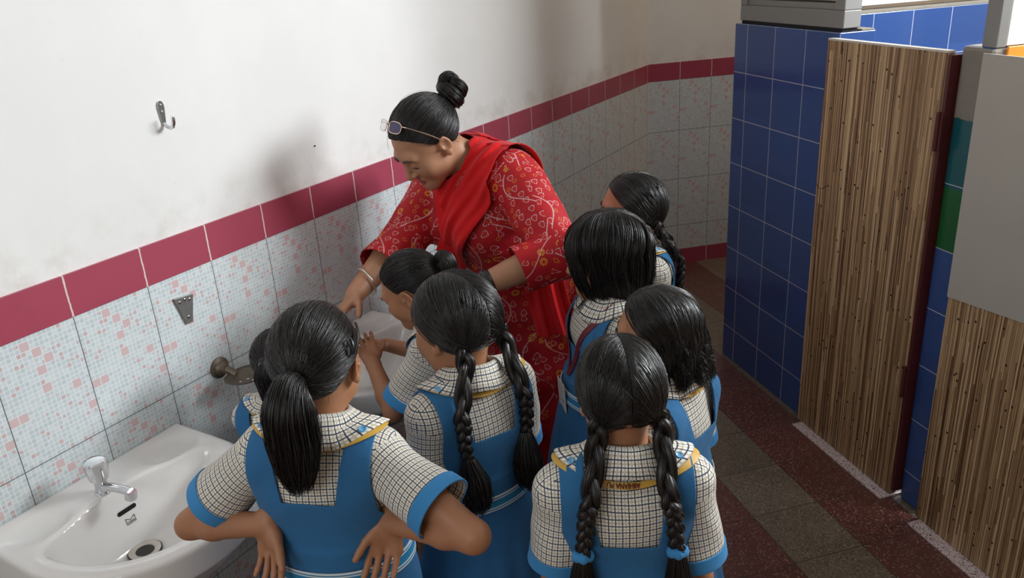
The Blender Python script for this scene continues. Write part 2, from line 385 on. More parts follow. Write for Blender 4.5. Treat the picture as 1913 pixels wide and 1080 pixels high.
# ---------------------------------------------------------------- implicit surfaces
def nrm(v): v = np.asarray(v, float); return v/(np.linalg.norm(v)+1e-12)
class Sdf:
    def __init__(s): s.p = []
    def copy(s): t = Sdf(); t.p = list(s.p); return t
    def _add(s, fn, lo, hi, k, op): s.p.append((fn, np.array(lo, float), np.array(hi, float), k, op)); return s
    def cone(s, a, b, ra, rb, k=.02, R=None, fl=1.0, op='u'):
        """tapered capsule; R (3x3, columns = axes) and fl flatten it along its local y"""
        a = np.array(a, float); b = np.array(b, float); I = np.eye(3) if R is None else np.array(R); sc = np.array((1, fl, 1.0))
        la = (I.T@a)/sc; lb = (I.T@b)/sc; ab = lb-la; L = ab@ab+1e-12
        def fn(x, y, z):
            if R is None and fl == 1.0: qx, qy, qz = x-la[0], y-la[1], z-la[2]
            else:
                qx = I[0, 0]*x+I[1, 0]*y+I[2, 0]*z-la[0]; qy = (I[0, 1]*x+I[1, 1]*y+I[2, 1]*z)/fl-la[1]; qz = I[0, 2]*x+I[1, 2]*y+I[2, 2]*z-la[2]
            t = np.clip((qx*ab[0]+qy*ab[1]+qz*ab[2])/L, 0, 1)
            return np.sqrt((qx-t*ab[0])**2+(qy-t*ab[1])**2+(qz-t*ab[2])**2)-(ra+(rb-ra)*t)
        r = max(ra, rb); return s._add(fn, np.minimum(a, b)-r, np.maximum(a, b)+r, k, op)
    def ell(s, c, r, k=.02, R=None, op='u'):
        c = np.array(c, float); r = np.array(r, float); I = np.eye(3) if R is None else np.array(R)
        def fn(x, y, z):
            x, y, z = x-c[0], y-c[1], z-c[2]
            qx = I[0, 0]*x+I[1, 0]*y+I[2, 0]*z; qy = I[0, 1]*x+I[1, 1]*y+I[2, 1]*z; qz = I[0, 2]*x+I[1, 2]*y+I[2, 2]*z
            k0 = np.sqrt((qx/r[0])**2+(qy/r[1])**2+(qz/r[2])**2); k1 = np.sqrt((qx/r[0]**2)**2+(qy/r[1]**2)**2+(qz/r[2]**2)**2)+1e-9
            return k0*(k0-1)/k1
        m = r.max() if R is not None else r
        return s._add(fn, c-m, c+m, k, op)
    @staticmethod
    def _comb(f, d, k, op):
        if op == 'u':
            if k <= 0: return np.minimum(f, d)
            h = np.maximum(k-np.abs(f-d), 0)/k; return np.minimum(f, d)-h*h*k*.25
        d = -d
        if k <= 0: return np.maximum(f, d)
        h = np.maximum(k-np.abs(f-d), 0)/k; return np.maximum(f, d)+h*h*k*.25
    def ev(s, P):
        P = np.asarray(P, float); f = np.full(len(P), 1e3)
        for fn, lo, hi, k, op in s.p: f = s._comb(f, fn(P[:, 0], P[:, 1], P[:, 2]), k, op)
        return f
    def mesh(s, h, off=0.0, warp=None, lo=None, hi=None):
        pad = off+4*h
        L = np.min([p[1] for p in s.p if p[4] == 'u'], axis=0)-pad; H = np.max([p[2] for p in s.p if p[4] == 'u'], axis=0)+pad
        if lo is not None: L = np.maximum(L, lo)
        if hi is not None: H = np.minimum(H, hi)
        n = np.ceil((H-L)/h).astype(int)+1; f = np.full(n, 1e3, np.float32)
        ax = [(L[i]+h*np.arange(n[i])).astype(np.float32) for i in range(3)]
        for fn, lo_, hi_, k, op in s.p:
            p = pad+k; i0 = np.clip(np.floor((lo_-p-L)/h).astype(int), 0, n); i1 = np.clip(np.ceil((hi_+p-L)/h).astype(int)+1, 0, n)
            if (i1 <= i0).any(): continue
            sl = tuple(slice(a, b) for a, b in zip(i0, i1))
            d = fn(ax[0][sl[0]][:, None, None], ax[1][sl[1]][None, :, None], ax[2][sl[2]][None, None, :])
            f[sl] = s._comb(f[sl], d.astype(np.float32), k, op)
        f -= off
        if warp is not None: f -= warp(ax[0][:, None, None], ax[1][None, :, None], ax[2][None, None, :]).astype(np.float32)
        V, Q = snets(f, h); return V+L, Q
def snets(f, h):
    s = f < 0; c = np.zeros(np.array(f.shape)-1, np.int8)
    for i in (0, 1):
        for j in (0, 1):
            for k in (0, 1): c += s[i:c.shape[0]+i, j:c.shape[1]+j, k:c.shape[2]+k]
    act = (c > 0) & (c < 8); idx = np.argwhere(act); ids = np.full(act.shape, -1, np.int32); ids[act] = np.arange(len(idx))
    acc = np.zeros((len(idx), 3)); cnt = np.zeros(len(idx))
    cor = [(i, j, k) for i in (0, 1) for j in (0, 1) for k in (0, 1)]
    fv = {q: f[idx[:, 0]+q[0], idx[:, 1]+q[1], idx[:, 2]+q[2]].astype(float) for q in cor}
    for a in cor:
        for d in range(3):
            if a[d] == 0:
                b = list(a); b[d] = 1; b = tuple(b); fa, fb = fv[a], fv[b]; m = (fa < 0) != (fb < 0)
                t = np.where(m, fa/np.where(m, fa-fb, 1), 0); p = np.array(a, float)[None] + t[:, None]*(np.array(b)-np.array(a))[None]
                acc += p*m[:, None]; cnt += m
    V = (idx+acc/cnt[:, None])*h; Q = []
    for d in range(3):
        e1, e2 = (d+1) % 3, (d+2) % 3; sa = [slice(None)]*3; sb = [slice(None)]*3; sa[d] = slice(0, -1); sb[d] = slice(1, None)
        for e in (e1, e2): sa[e] = slice(1, -1); sb[e] = slice(1, -1)
        A, B = s[tuple(sa)], s[tuple(sb)]; w = np.argwhere(A != B); o = w.copy(); o[:, e1] += 1; o[:, e2] += 1
        inside = A[tuple(w.T)]
        def cell(da, db):
            q = o.copy(); q[:, e1] += da; q[:, e2] += db; return ids[tuple(q.T)]
        q = np.stack([cell(-1, -1), cell(0, -1), cell(0, 0), cell(-1, 0)], 1); q[~inside] = q[~inside][:, ::-1]; Q.append(q)
    Q = np.concatenate(Q); Q = Q[(Q >= 0).all(1)]; return V, Q
def tri(Q): return np.concatenate([Q[:, [0, 1, 2]], Q[:, [0, 2, 3]]]) if Q.shape[1] == 4 else Q
def lap(V, Q, it=1, w=.5):
    E = np.concatenate([Q[:, [i, (i+1) % Q.shape[1]]] for i in range(Q.shape[1])]); n = len(V); deg = np.bincount(E.ravel(), minlength=n)+1e-9
    for _ in range(it):
        acc = np.stack([np.bincount(E[:, 0], V[E[:, 1], d], n)+np.bincount(E[:, 1], V[E[:, 0], d], n) for d in range(3)], 1)
        V = V+w*(acc/deg[:, None]-V)
    return V
def compact(V, F):
    u, inv = np.unique(F, return_inverse=True); return V[u], inv.reshape(F.shape)
def clip(V, T, g):
    """keep g>=0 of a triangle mesh, cutting triangles along g=0"""
    T = T.astype(np.int64); pos = g >= 0; k = pos[T].sum(1); keep = [T[k == 3]]; N = len(V); newk = []; out = []
    for cnt in (1, 2):
        t = T[k == cnt]
        if not len(t): continue
        odd = pos[t] if cnt == 1 else ~pos[t]; r = odd.argmax(1); t = np.stack([t[np.arange(len(t)), (r+i) % 3] for i in range(3)], 1)
        e1 = np.sort(t[:, [0, 1]], 1); e2 = np.sort(t[:, [0, 2]], 1); out.append((cnt, t, e1[:, 0]*N+e1[:, 1], e2[:, 0]*N+e2[:, 1]))
    if out:
        keys = np.unique(np.concatenate([np.concatenate([o[2], o[3]]) for o in out])); a, b = keys//N, keys % N
        w = (g[a]/(g[a]-g[b]))[:, None]; V = np.concatenate([V, V[a]+(V[b]-V[a])*w])
        for cnt, t, x, y in out:
            i = N+np.searchsorted(keys, x); j = N+np.searchsorted(keys, y)
            if cnt == 1: keep.append(np.stack([t[:, 0], i, j], 1))
            else: keep += [np.stack([i, t[:, 1], t[:, 2]], 1), np.stack([i, t[:, 2], j], 1)]
    return compact(V, np.concatenate(keep))
def vnorm(V, T):
    n = np.cross(V[T[:, 1]]-V[T[:, 0]], V[T[:, 2]]-V[T[:, 0]]); N = np.stack([np.bincount(T.ravel(), np.repeat(n[:, d], 3), len(V)) for d in range(3)], 1)
    return N/(np.linalg.norm(N, axis=1)[:, None]+1e-12)
def solidify(V, T, t):
    N = vnorm(V, T); n = len(V); E = np.concatenate([T[:, [0, 1]], T[:, [1, 2]], T[:, [2, 0]]]); key = E[:, 0].astype(np.int64)*n+E[:, 1]; rev = E[:, 1].astype(np.int64)*n+E[:, 0]
    B = E[~np.isin(key, rev)]
    rim = np.concatenate([np.stack([B[:, 1], B[:, 0], B[:, 0]+n], 1), np.stack([B[:, 1], B[:, 0]+n, B[:, 1]+n], 1)])
    return np.concatenate([V, V-N*t]), np.concatenate([T, T[:, ::-1]+n, rim])

# ================================================================ ROOM
S0 = np.array((.8353, 3.538, 0)); SD = np.array((math.sin(-.796), math.cos(-.796), 0)); ND = np.array((SD[1], -SD[0], 0))
UZ = np.array((0, 0, 1.0))
def sn(s, n, z=0.0): return S0+SD*s+ND*n+UZ*z
ZB, HB, YC, PHF = 1.2566, .0993, 4.5992, .8214
FD = np.array((math.sin(PHF), math.cos(PHF), 0)); FN = np.array((FD[1], -FD[0], 0))   # FN points into the room
def struct(o, label, cat='wall'): return tag(o, label, cat, None, 'structure')

# floor: uv = stall frame
V = np.array([(-.3, -2.2, 0), (5.5, -2.2, 0), (5.5, 7.5, 0), (-.3, 7.5, 0)]); d = V-S0
uvf = np.stack([d@SD, d@ND], 1)
mb = MB(); mb.poly([tuple(v) for v in V], [(0, 1, 2, 3)], [[tuple(u) for u in uvf]])
mb.poly([tuple(v-np.array((0, 0, .12))) for v in V], [(3, 2, 1, 0)], [[tuple(u) for u in uvf[::-1]]])
struct(mb.build('floor', M['floor']), 'terrazzo floor of alternating red and grey diagonal tile stripes', 'floor')
mb = MB(); mb.box((-.3, -2.2, 3.0), (5.8, 0, 0), (0, 9.7, 0), (0, 0, .1)); struct(mb.build('ceiling', M['white']), 'plain white ceiling above the washroom', 'ceiling')

# left wall: plaster above, mosaic dado below, border band
mb = MB(); mb.box((-.2, -2.2, 0), (.194, 0, 0), (0, 2.2+YC+.02, 0), (0, 0, 3.0)); struct(mb.build('wall_left', M['plaster']), 'long white plastered wall with grey smudges above the sinks')
def dado(name, o, D, Nn, length, u0, zlo, zhi, mt, th):
    mb = MB(); mb.box(np.array(o)-np.array(Nn)*(.006), np.array(D)*length, np.array(Nn)*th, UZ*(zhi-zlo)); 
    # uv along D from the corner o, in metres, height measured from the floor
    mb.uv = [];
    for f in mb.F:
        for i in f:
            p = np.array(mb.V[i])-np.array(o); mb.uv.append((p@np.array(D)+u0, mb.V[i][2]))
    return mb.build(name, mt)
o_l = np.array((0, -2.2, 0))
struct(dado('wall_left_dado', o_l+UZ*0, (0, 1, 0), (1, 0, 0), 2.2+YC, -2.2, 0.0, ZB-HB, M['mosaic'], .006), 'pink and grey mosaic patterned wall tiles behind the sinks')
b = dado('trim_1', o_l+UZ*(ZB-HB), (0, 1, 0), (1, 0, 0), 2.2+YC, -2.2, ZB-HB, ZB, M['band'], .0075); struct(b, 'maroon border tile row along the long sink wall', 'trim')
b = dado('baseboard_left', o_l, (0, 1, 0), (1, 0, 0), 2.2+YC, -2.2, 0.0, .098, M['band'], .0075); struct(b, 'maroon skirting tiles at the foot of the sink wall', 'skirting')
# far wall at 47 degrees
o_f = np.array((0, YC, 0))
mb = MB(); mb.box(o_f-FN*.2-FD*.1, FD*4.2, FN*.194, UZ*3.0); struct(mb.build('wall_back', M['plaster']), 'white plastered end wall beyond the blue partition')
struct(dado('wall_back_dado', o_f, FD, FN, 4.1, 0.0, 0.0, ZB-HB, M['mosaic_far'], .006), 'mosaic patterned tiles on the end wall beside the blue partition')
struct(dado('trim_2', o_f+UZ*(ZB-HB), FD, FN, 4.1, 0.0, ZB-HB, ZB, M['band_far'], .0075), 'maroon border tile row on the end wall', 'trim')
struct(dado('baseboard_back', o_f, FD, FN, 4.1, 0.0, 0.0, .098, M['band_far'], .0075), 'maroon skirting tiles at the foot of the end wall', 'skirting')

# blue tiled partition: front block and the side wall behind it, uv in the stall frame
def stall_box(mb, s0, s1, n0, n1, z0, z1): mb.box(sn(s0, n0, z0), SD*(s1-s0), ND*(n1-n0), UZ*(z1-z0), uvo=(s0, n0, z0)); return mb
ZS = 1.5574
mb = MB(); stall_box(mb, -.602, .1, 0, .144, 0, ZS); struct(mb.build('wall_stall_front', M['blue'], bevel=.003), 'blue tiled partition left of the first bamboo door')
mb = MB(); stall_box(mb, 0.0, .1, .1445, 2.2, 0, ZS); struct(mb.build('wall_stall_side', M['blue'], bevel=.003), 'bright blue tiled side wall inside the first cubicle')
mb = MB(); stall_box(mb, -1.262, -1.152, 0, .13, 0, ZS-.002); o = mb.build('wall_pillar', M['pillar'], bevel=.012); struct(o, 'narrow pillar of blue, green and teal tiles topped with cement, between the two doors')
mb = MB(); stall_box(mb, -1.25, -1.18, .1305, 2.2, 0, 1.50); struct(mb.build('wall_cubicle_divider', M['blue'], bevel=.003), 'blue tiled divider wall between the two cubicles')
mb = MB(); stall_box(mb, -3.2, -1.18, 1.75, 1.9, 0, 1.72); stall_box(mb, -1.18, .0, 2.05, 2.2, 0, 1.56); struct(mb.build('wall_cubicle_back', M['white']), 'bright white rear wall seen over the second door')
mb = MB(); stall_box(mb, -1.262, -1.20, .0445, .42, ZS, 2.98); struct(mb.build('wall_divider_panel', M['white'], bevel=.002), 'sunlit white panel end seen right of the grey post')
mb = MB(); stall_box(mb, -1.270, -1.2622, .046, .42, 1.503, 1.556); struct(mb.build('trim_3', M['orange'], bevel=.002), 'orange strip just above the cream and bamboo door', 'trim')
# ledge plaster on top of the partition
mb = MB(); stall_box(mb, -.598, .098, .09, .142, ZS, ZS+.006); stall_box(mb, .003, .097, .15, 2.1, ZS, ZS+.012); struct(mb.build('trim_4', M['cement'], bevel=.002), 'rough plaster ledge on top of the blue partition', 'trim')
# aluminium framed panel over the partition
w = empty('window_1', sn(-.25, .04, ZS)); struct(w, 'aluminium framed cream panel standing on the blue partition', 'window'); bpy.context.view_layer.update()
def child_of(o, par):
    o.parent = par; o.matrix_parent_inverse = par.matrix_world.inverted(); return o
mb = MB(); a0, a1 = -.598, .085
stall_box(mb, a0, a1, .012, .082, ZS+.012, ZS+.072); stall_box(mb, a0, a0+.055, .012, .082, ZS+.072, 2.98); stall_box(mb, a1-.045, a1, .012, .082, ZS+.072, 2.98); stall_box(mb, a0+.055, a1-.045, .012, .082, 2.93, 2.98)
child_of(mb.build('frame', M['alu'], bevel=.003), w)
mb = MB(); stall_box(mb, a0+.055, a1-.045, .024, .07, ZS+.072, ZS+.094); stall_box(mb, a1-.067, a1-.045, .024, .07, ZS+.094, 2.93); child_of(mb.build('glazing_bead', M['alu'], bevel=.002), w)
mb = MB(); stall_box(mb, a0+.055, a1-.067, .04, .052, ZS+.094, 2.93); child_of(mb.build('pane', M['cream']), w)
mb = MB(); stall_box(mb, a0+.055, a1-.067, .034, .04, ZS+.094, ZS+.101); stall_box(mb, a1-.074, a1-.067, .034, .04, ZS+.1, 2.93); child_of(mb.build('gasket', M['dark']), w)
mb = MB(); stall_box(mb, a0+.01, a1-.01, .016, .078, ZS, ZS+.012); child_of(mb.build('sill_gap', M['void']), w)
w = empty('window_2', sn(.05, 1.0, ZS)); struct(w, 'pale aluminium frame on the ledge above the bright blue cubicle wall', 'window'); bpy.context.view_layer.update()
mb = MB(); stall_box(mb, .035, .075, .16, 2.05, ZS+.03, ZS+.15); stall_box(mb, .035, .075, .16, .22, ZS+.15, 2.9); stall_box(mb, .035, .075, 1.3, 1.36, ZS+.15, 2.9); child_of(mb.build('frame', M['white'], bevel=.003), w)
mb = MB(); stall_box(mb, .05, .06, .22, 2.05, ZS+.15, 2.9); child_of(mb.build('pane', M['cream']), w)
# post on the pillar
w = empty('trim_5', sn(-1.235, .06, ZS)); struct(w, 'grey aluminium post rising from the cement pillar', 'post'); bpy.context.view_layer.update()
mb = MB(); stall_box(mb, -1.262, -1.212, .010, .044, ZS-.004, 2.98); child_of(mb.build('post', M['alu'], bevel=.003), w)
blob = Sdf().ell(sn(-1.225, .045, ZS-.004), (.030, .030, .012), .01).cone(sn(-1.211, .03, ZS), sn(-1.2115, .03, ZS+.07), .006, .002, .006)
Vb, Qb = blob.mesh(.004); child_of(mesh_obj('cement_smear', lap(Vb, Qb, 1), Qb, M['cement']), w)

def door(name, label, s0, s1, white):
    r = empty(name, sn(s1, -.015, 0)); struct(r, label, 'door'); bpy.context.view_layer.update()
    mb = MB(); stall_box(mb, s0, s1, -.030, -.003, .012, 1.535); child_of(mb.build('leaf', M['bamboo'], bevel=.0015), r)
    mb = MB(); stall_box(mb, s0+.0005, s1-.0005, -.029, -.004, 1.535, 1.541); child_of(mb.build('top_edge', M['edge']), r)
    if white:
        mb = MB(); x0, x1 = s1+.0005, s0; zA, zB = .826, .826+.092*(x0-x1)
        P = [sn(x0, -.0345, zA), sn(x1, -.0345, zB), sn(x1, -.0345, 1.545), sn(x0, -.0345, 1.545)]; Q = [p+ND*.0042 for p in P]
        mb.poly(P+Q, [(0, 1, 2, 3), (7, 6, 5, 4), (0, 4, 5, 1), (1, 5, 6, 2), (2, 6, 7, 3), (3, 7, 4, 0)]); o = child_of(mb.build('upper_sheet', M['whitelam']), r); o['label'] = 'cream laminate sheet over the upper half'
    else:
        mb = MB(); stall_box(mb, s0-.013, s0-.0006, -.028, .012, .03, 1.53); child_of(mb.build('hinge_rail', M['maroon'], bevel=.002), r)
        for z in (1.31, .47):
            mb = MB(); stall_box(mb, s0-.02, s0-.002, -.038, -.0285, z-.055, z+.055); mb.tube([sn(s0-.006, -.04, z-.058), sn(s0-.006, -.04, z+.058)], .006, 10); child_of(mb.build('hinge', M['maroon'], bevel=.001), r)
        # a split in the laminate
        mb = MB(); P = [sn(s1-.002-.075*t, -.0306, 1.02-.012*math.sin(t*5)-.005*t) for t in np.linspace(0, 1, 8)]; mb.tube(P, .0011, 5); child_of(mb.build('crack', M['void']), r)
    return r
door('door_1', 'bamboo laminate cubicle door between the blue partition and the tiled pillar', -1.137, -.578, False)
door('door_2', 'cubicle door with cream upper half and bamboo lower half at the right edge', -1.95, -1.268, True)
mb = MB(); stall_box(mb, -1.14, -.604, -.07, .10, .0, .010); struct(mb.build('trim_6', M['thresh'], bevel=.003), 'pink terrazzo threshold under the first bamboo door, paled by painted-in gap light', 'threshold')
mb = MB(); stall_box(mb, -2.1, -1.285, -.075, .10, .0, .010); struct(mb.build('trim_7', M['thresh'], bevel=.003), 'pink terrazzo threshold under the cream and bamboo door, paled by painted-in gap light', 'threshold')

# ================================================================ SINKS
def sink(yc, label, full=True, soft=.0035):
    root = empty('wash_basin', (0.001, yc, .615)); tag(root, label, 'sink', 'white ceramic wash basins'); bpy.context.view_layer.update()
    zt = .775
    def outline(x, y):
        # D shape: straight back at x=0, half width .265, front at .46
        ay = np.abs(y); sx = np.maximum(x-.17, 0)/.29
        r = np.sqrt(sx**2+(ay/.268)**2+1e-9); d1 = (r-1)*.25
        return np.maximum(np.maximum(d1, -x), ay-.2655)
    def body(x, y, z):
        y = y-yc; d = outline(x, y)
        top = zt-.012*np.clip((x-.1)/.3, 0, 1)
        slab = np.maximum(np.maximum(d+.010, z-top+.010), (zt-.085)-z+.010-.05*np.clip(1-(x-.05)/.3, 0, 1)); slab = np.minimum(slab, 0)+np.sqrt(np.maximum(d+.010, 0)**2+np.maximum(z-top+.010, 0)**2+np.maximum((zt-.085)-z+.010, 0)**2)-.010
        q = np.sqrt(((x-.225)/.215)**2+(y/.235)**2+((z-zt+.03)/.20)**2+1e-9); bowl = np.maximum((q-1)*.2, z-zt+.03)
        back = np.maximum(np.maximum(np.abs(y)-.12, x-.12), np.maximum(-x, np.maximum(z-zt+.03, .60-z)))
        k = .03; h = np.maximum(k-np.abs(slab-bowl), 0)/k; f = np.minimum(slab, bowl)-h*h*k*.25
        f = np.minimum(f, back)
        # soap recesses
        for sg in (-1, 1):
            rq = np.sqrt(((x-.085)/.055)**2+((y-sg*.17)/.075)**2+((z-zt-.002)/.020)**2+1e-9); e = -(rq-1)*.012; h = np.maximum(.008-np.abs(f-e), 0)/.008; f = np.maximum(f, e)+h*h*.002
        # basin
        q2 = np.sqrt((np.maximum(x-.190, 0)/.224+np.maximum(.190-x, 0)/.066)**2+(y/.222)**2+1e-9)
        tq = np.clip((1-q2)/.72, 0, 1); depth = .148*(1-(1-tq)**2.2); dr = np.exp(-((x-.19)**2+(y+.015)**2)/.008)*.004
        kk = .016; c = -np.minimum((z-(zt-depth-dr))*.55, (1-q2)*.13) ; h = np.maximum(kk-np.abs(f+c), 0)/kk; f = np.maximum(f, -c)+h*h*kk*.25
        return f
    sd = Sdf()._add(body, (0, yc-.27, .55), (.47, yc+.27, zt+.01), 0, 'u'); V, Q = sd.mesh(soft, lo=(-.02, yc-.4, .5)); V = lap(V, Q, 3, .5); V[:, 0] = np.maximum(V[:, 0], .0012)
    child_of(mesh_obj('basin', V, Q, M['ceramic']), root)
    def sf(x, y):  # height of the basin inside
        for z in np.arange(zt+.01, .58, -.001):
            if sd.ev([(x, yc+y, z)])[0] < 0: return z
        return .63
    zd = max(sf(.19+.03*math.cos(a), -.015+.03*math.sin(a)) for a in np.linspace(0, 6, 9))
    mb = MB(); mb.lathe([(.036, zd-.004), (.036, zd+.0035), (.031, zd+.0045), (.021, zd+.001), (.019, zd-.006)], (.19, yc-.015, 0), 36); o = child_of(mb.build('drain', M['silver'], smooth=True), root)
    mb = MB(); mb.lathe([(.0185, zd+.0005), (.0005, zd+.0008)], (.19, yc-.015, 0), 24); child_of(mb.build('drain_hole', M['void']), root)
    mb = MB(); mb.lathe([(.038, zd-.002), (.0385, zd+.0012), (.036, zd+.001)], (.19, yc-.015, 0), 36); child_of(mb.build('drain_seal', M['dark']), root)
    # overflow slot and maker's mark on the back slope of the basin
    def slope(z):
        for x in np.arange(.08, .3, .0005):
            if sd.ev([(x, yc, z)])[0] > 0: return x
        return .12
    zo = .716; x0, x1 = slope(zo+.006), slope(zo-.006); n_ = nrm((.012, 0, x1-x0)); up = nrm(np.cross(n_, (0, 1, 0))); up = up if up[2] > 0 else -up
    c0 = np.array((slope(zo), yc, zo))+n_*.0008
    mb = MB(); pts = []
    for t in np.linspace(0, 2*PI, 24, endpoint=False):
        cx = .019*np.sign(math.cos(t))+.0055*math.cos(t); pts.append(c0+np.array((0, 1, 0))*cx+up*.0055*math.sin(t))
    mb.poly(pts, [tuple(range(24))]); mb.poly([p+n_*.0006 for p in pts], [tuple(range(24))]); child_of(mb.build('overflow_slot', M['void']), root)
    zl = .690; x0, x1 = slope(zl+.006), slope(zl-.006); n_ = nrm((.012, 0, x1-x0)); up = nrm(np.cross(n_, (0, 1, 0))); up = up if up[2] > 0 else -up
    c1 = np.array((slope(zl), yc, zl))+n_*.0012; W = .0115; Hh = .008
    mb = MB(); P = [(-W, -Hh), (W, -Hh), (W, Hh), (0, Hh*.1), (-W, Hh), (-W, -Hh)]
    for (a, b), (c, d) in zip(P[:-1], P[1:]): mb.tube([c1+np.array((0, a, 0))+up*b, c1+np.array((0, c, 0))+up*d], .00055, 5)
    mark = child_of(mb.build('maker_mark', M['dark']), root); bpy.context.view_layer.update()
    tc = bpy.data.curves.new('maker_name', 'FONT'); tc.body = 'CERA'; tc.size = .0078; tc.align_x = 'CENTER'; tc.align_y = 'CENTER'; tc.extrude = .0002; tc.materials.append(M['dark'])
    to = bpy.data.objects.new('maker_name', tc); COL.objects.link(to); yv = Vector((0, 1, 0)); uz = Vector(up); nz = yv.cross(uz)
    dg = bpy.context.evaluated_depsgraph_get(); me = bpy.data.meshes.new_from_object(to.evaluated_get(dg)); bpy.data.objects.remove(to); o0 = Vector(c1+up*(-.0042))
    me.transform(Matrix(((yv.x, uz.x, nz.x, o0.x), (yv.y, uz.y, nz.y, o0.y), (yv.z, uz.z, nz.z, o0.z), (0, 0, 0, 1)))); to = bpy.data.objects.new('maker_name', me); COL.objects.link(to); child_of(to, mark)
    # black trap below
    tr = root
    mb = MB(); mb.lathe([(.02, .40), (.02, .575)], (.20, yc, 0), 18); mb.lathe([(.034, .33), (.038, .34), (.038, .41), (.030, .425), (.022, .43)], (.20, yc, 0), 22); child_of(mb.build('trap_cup', M['dark'], smooth=True), tr)
    mb = MB(); mb.tube([(.20, yc, .415), (.12, yc, .415), (.0015, yc, .415)], .017, 14); mb.lathe([(.032, .0015), (.03, .012), (.018, .014)], (0, yc, .415), 20, (1, 0, 0)); child_of(mb.build('outlet_pipe', M['dark'], smooth=True), tr)
    mb = MB(); mb.lathe([(.03, .545), (.032, .55), (.032, .572), (.026, .576)], (.20, yc, 0), 8); child_of(mb.build('coupling_nut', M['dark']), tr)
    # angle valve and hose
    vl = root
    mb = MB(); mb.lathe([(.026, .001), (.024, .010), (.012, .012), (.012, .05), (.018, .052), (.018, .07), (.008, .072)], (0, yc+.12, .45), 16, (1, 0, 0)); child_of(mb.build('valve_body', M['dark'], smooth=True), vl)
    mb = MB(); mb.lathe([(.010, 0), (.010, .03), (.024, .032), (.026, .045), (.02, .052)], (.075, yc+.12, .45), 7, (1, .25, .1)); child_of(mb.build('handwheel', M['dark']), vl)
    mb = MB(); mb.tube([(.03, yc+.12, .455), (.03, yc+.115, .52), (.07, yc+.06, .56), (.10, yc-.01, .592)], .006, 8); child_of(mb.build('supply_hose', M['grey'], smooth=True), vl)
    return sd, sf
def tap(yc, zb, label):
    root = empty('pillar_tap', (.105, yc-.025, zb)); tag(root, label, 'tap', 'chrome pillar taps'); bpy.context.view_layer.update()
    o = np.array((.105, yc-.025, zb))
    mb = MB(); mb.lathe([(.019, .0005), (.019, .004), (.0145, .006), (.0135, .03), (.0165, .034), (.0165, .037)], o, 28)
    P = [o+np.array((.004, 0, .016)), o+np.array((.04, .004, .022)), o+np.array((.075, .008, .024)), o+np.array((.092, .010, .021))]; mb.tube(P, [.0115, .0098, .0095, .0105], 16)
    child_of(mb.build('tap_body', M['chrome'], smooth=True), root)
    mb = MB(); e = o+np.array((.094, .010, .026)); mb.lathe([(.0105, -.022), (.0135, -.020), (.0135, -.004), (.0115, 0)], e, 18, (.25, .02, 1)); child_of(mb.build('spout_nozzle', M['chrome'], smooth=True), root)
    mb = MB(); mb.lathe([(.0145, .0375), (.021, .0385), (.0225, .045), (.027, .078), (.0265, .083), (.022, .086), (.0215, .0845), (.001, .0852)], o, 32); child_of(mb.build('tap_handle', M['chrome'], smooth=True), root)
    return root
sdf1, sf1 = sink(.883, 'white ceramic wash basin in the left foreground, empty and fully in view')
z1 = sf1(.105, -.025); tap(.883, z1-.0008, 'chrome pillar tap with round handle on the near basin')
sdf2, sf2 = sink(1.694, 'white ceramic wash basin at which the woman in red and the girls are standing', False, .005)
z2 = sf2(.105, -.025); tap(1.694, z2-.0008, 'chrome pillar tap on the far basin beneath the woman\'s reaching hand')

# ================================================================ WALL FITTINGS
# plaster hook
h = empty('coat_hook', (.0, 1.309, 1.555)); tag(h, 'small chrome coat hook screwed to the white wall', 'hook'); bpy.context.view_layer.update()
mb = MB()
pl = []
for z_, w_ in ((1.530, .0045), (1.545, .0065), (1.565, .0085), (1.572, .0095), (1.580, .0088), (1.586, .006), (1.589, .002)): pl.append((z_, w_))
P1 = [(-.0055, 1.309-w_, z_) for z_, w_ in pl]+[(-.0055, 1.309+w_, z_) for z_, w_ in pl[::-1]]; P2 = [(-.0020, y, z) for _, y, z in P1]; k = len(P1)
mb.poly(P1+P2, [tuple(range(k))[::-1], tuple(range(k, 2*k))]+[(i, (i+1) % k, k+(i+1) % k, k+i) for i in range(k)]); child_of(mb.build('plate', M['chrome']), h)
mb = MB(); t = [(-.003, 1.309, 1.534), (.006, 1.309, 1.526), (.018, 1.309, 1.523), (.028, 1.309, 1.527), (.033, 1.309, 1.537), (.034, 1.309, 1.549), (.034, 1.309, 1.555)]; mb.tube(t, [.004, .0045, .0048, .0048, .0048, .0046, .0032], 12); child_of(mb.build('hook_arm', M['chrome'], smooth=True), h)
for z_ in (1.578, 1.562):
    mb = MB(); mb.lathe([(.0034, 0), (.0034, .001), (.0012, .0016)], (-.0019, 1.309, z_), 14, (1, 0, 0)); child_of(mb.build('screw', M['grey']), h)
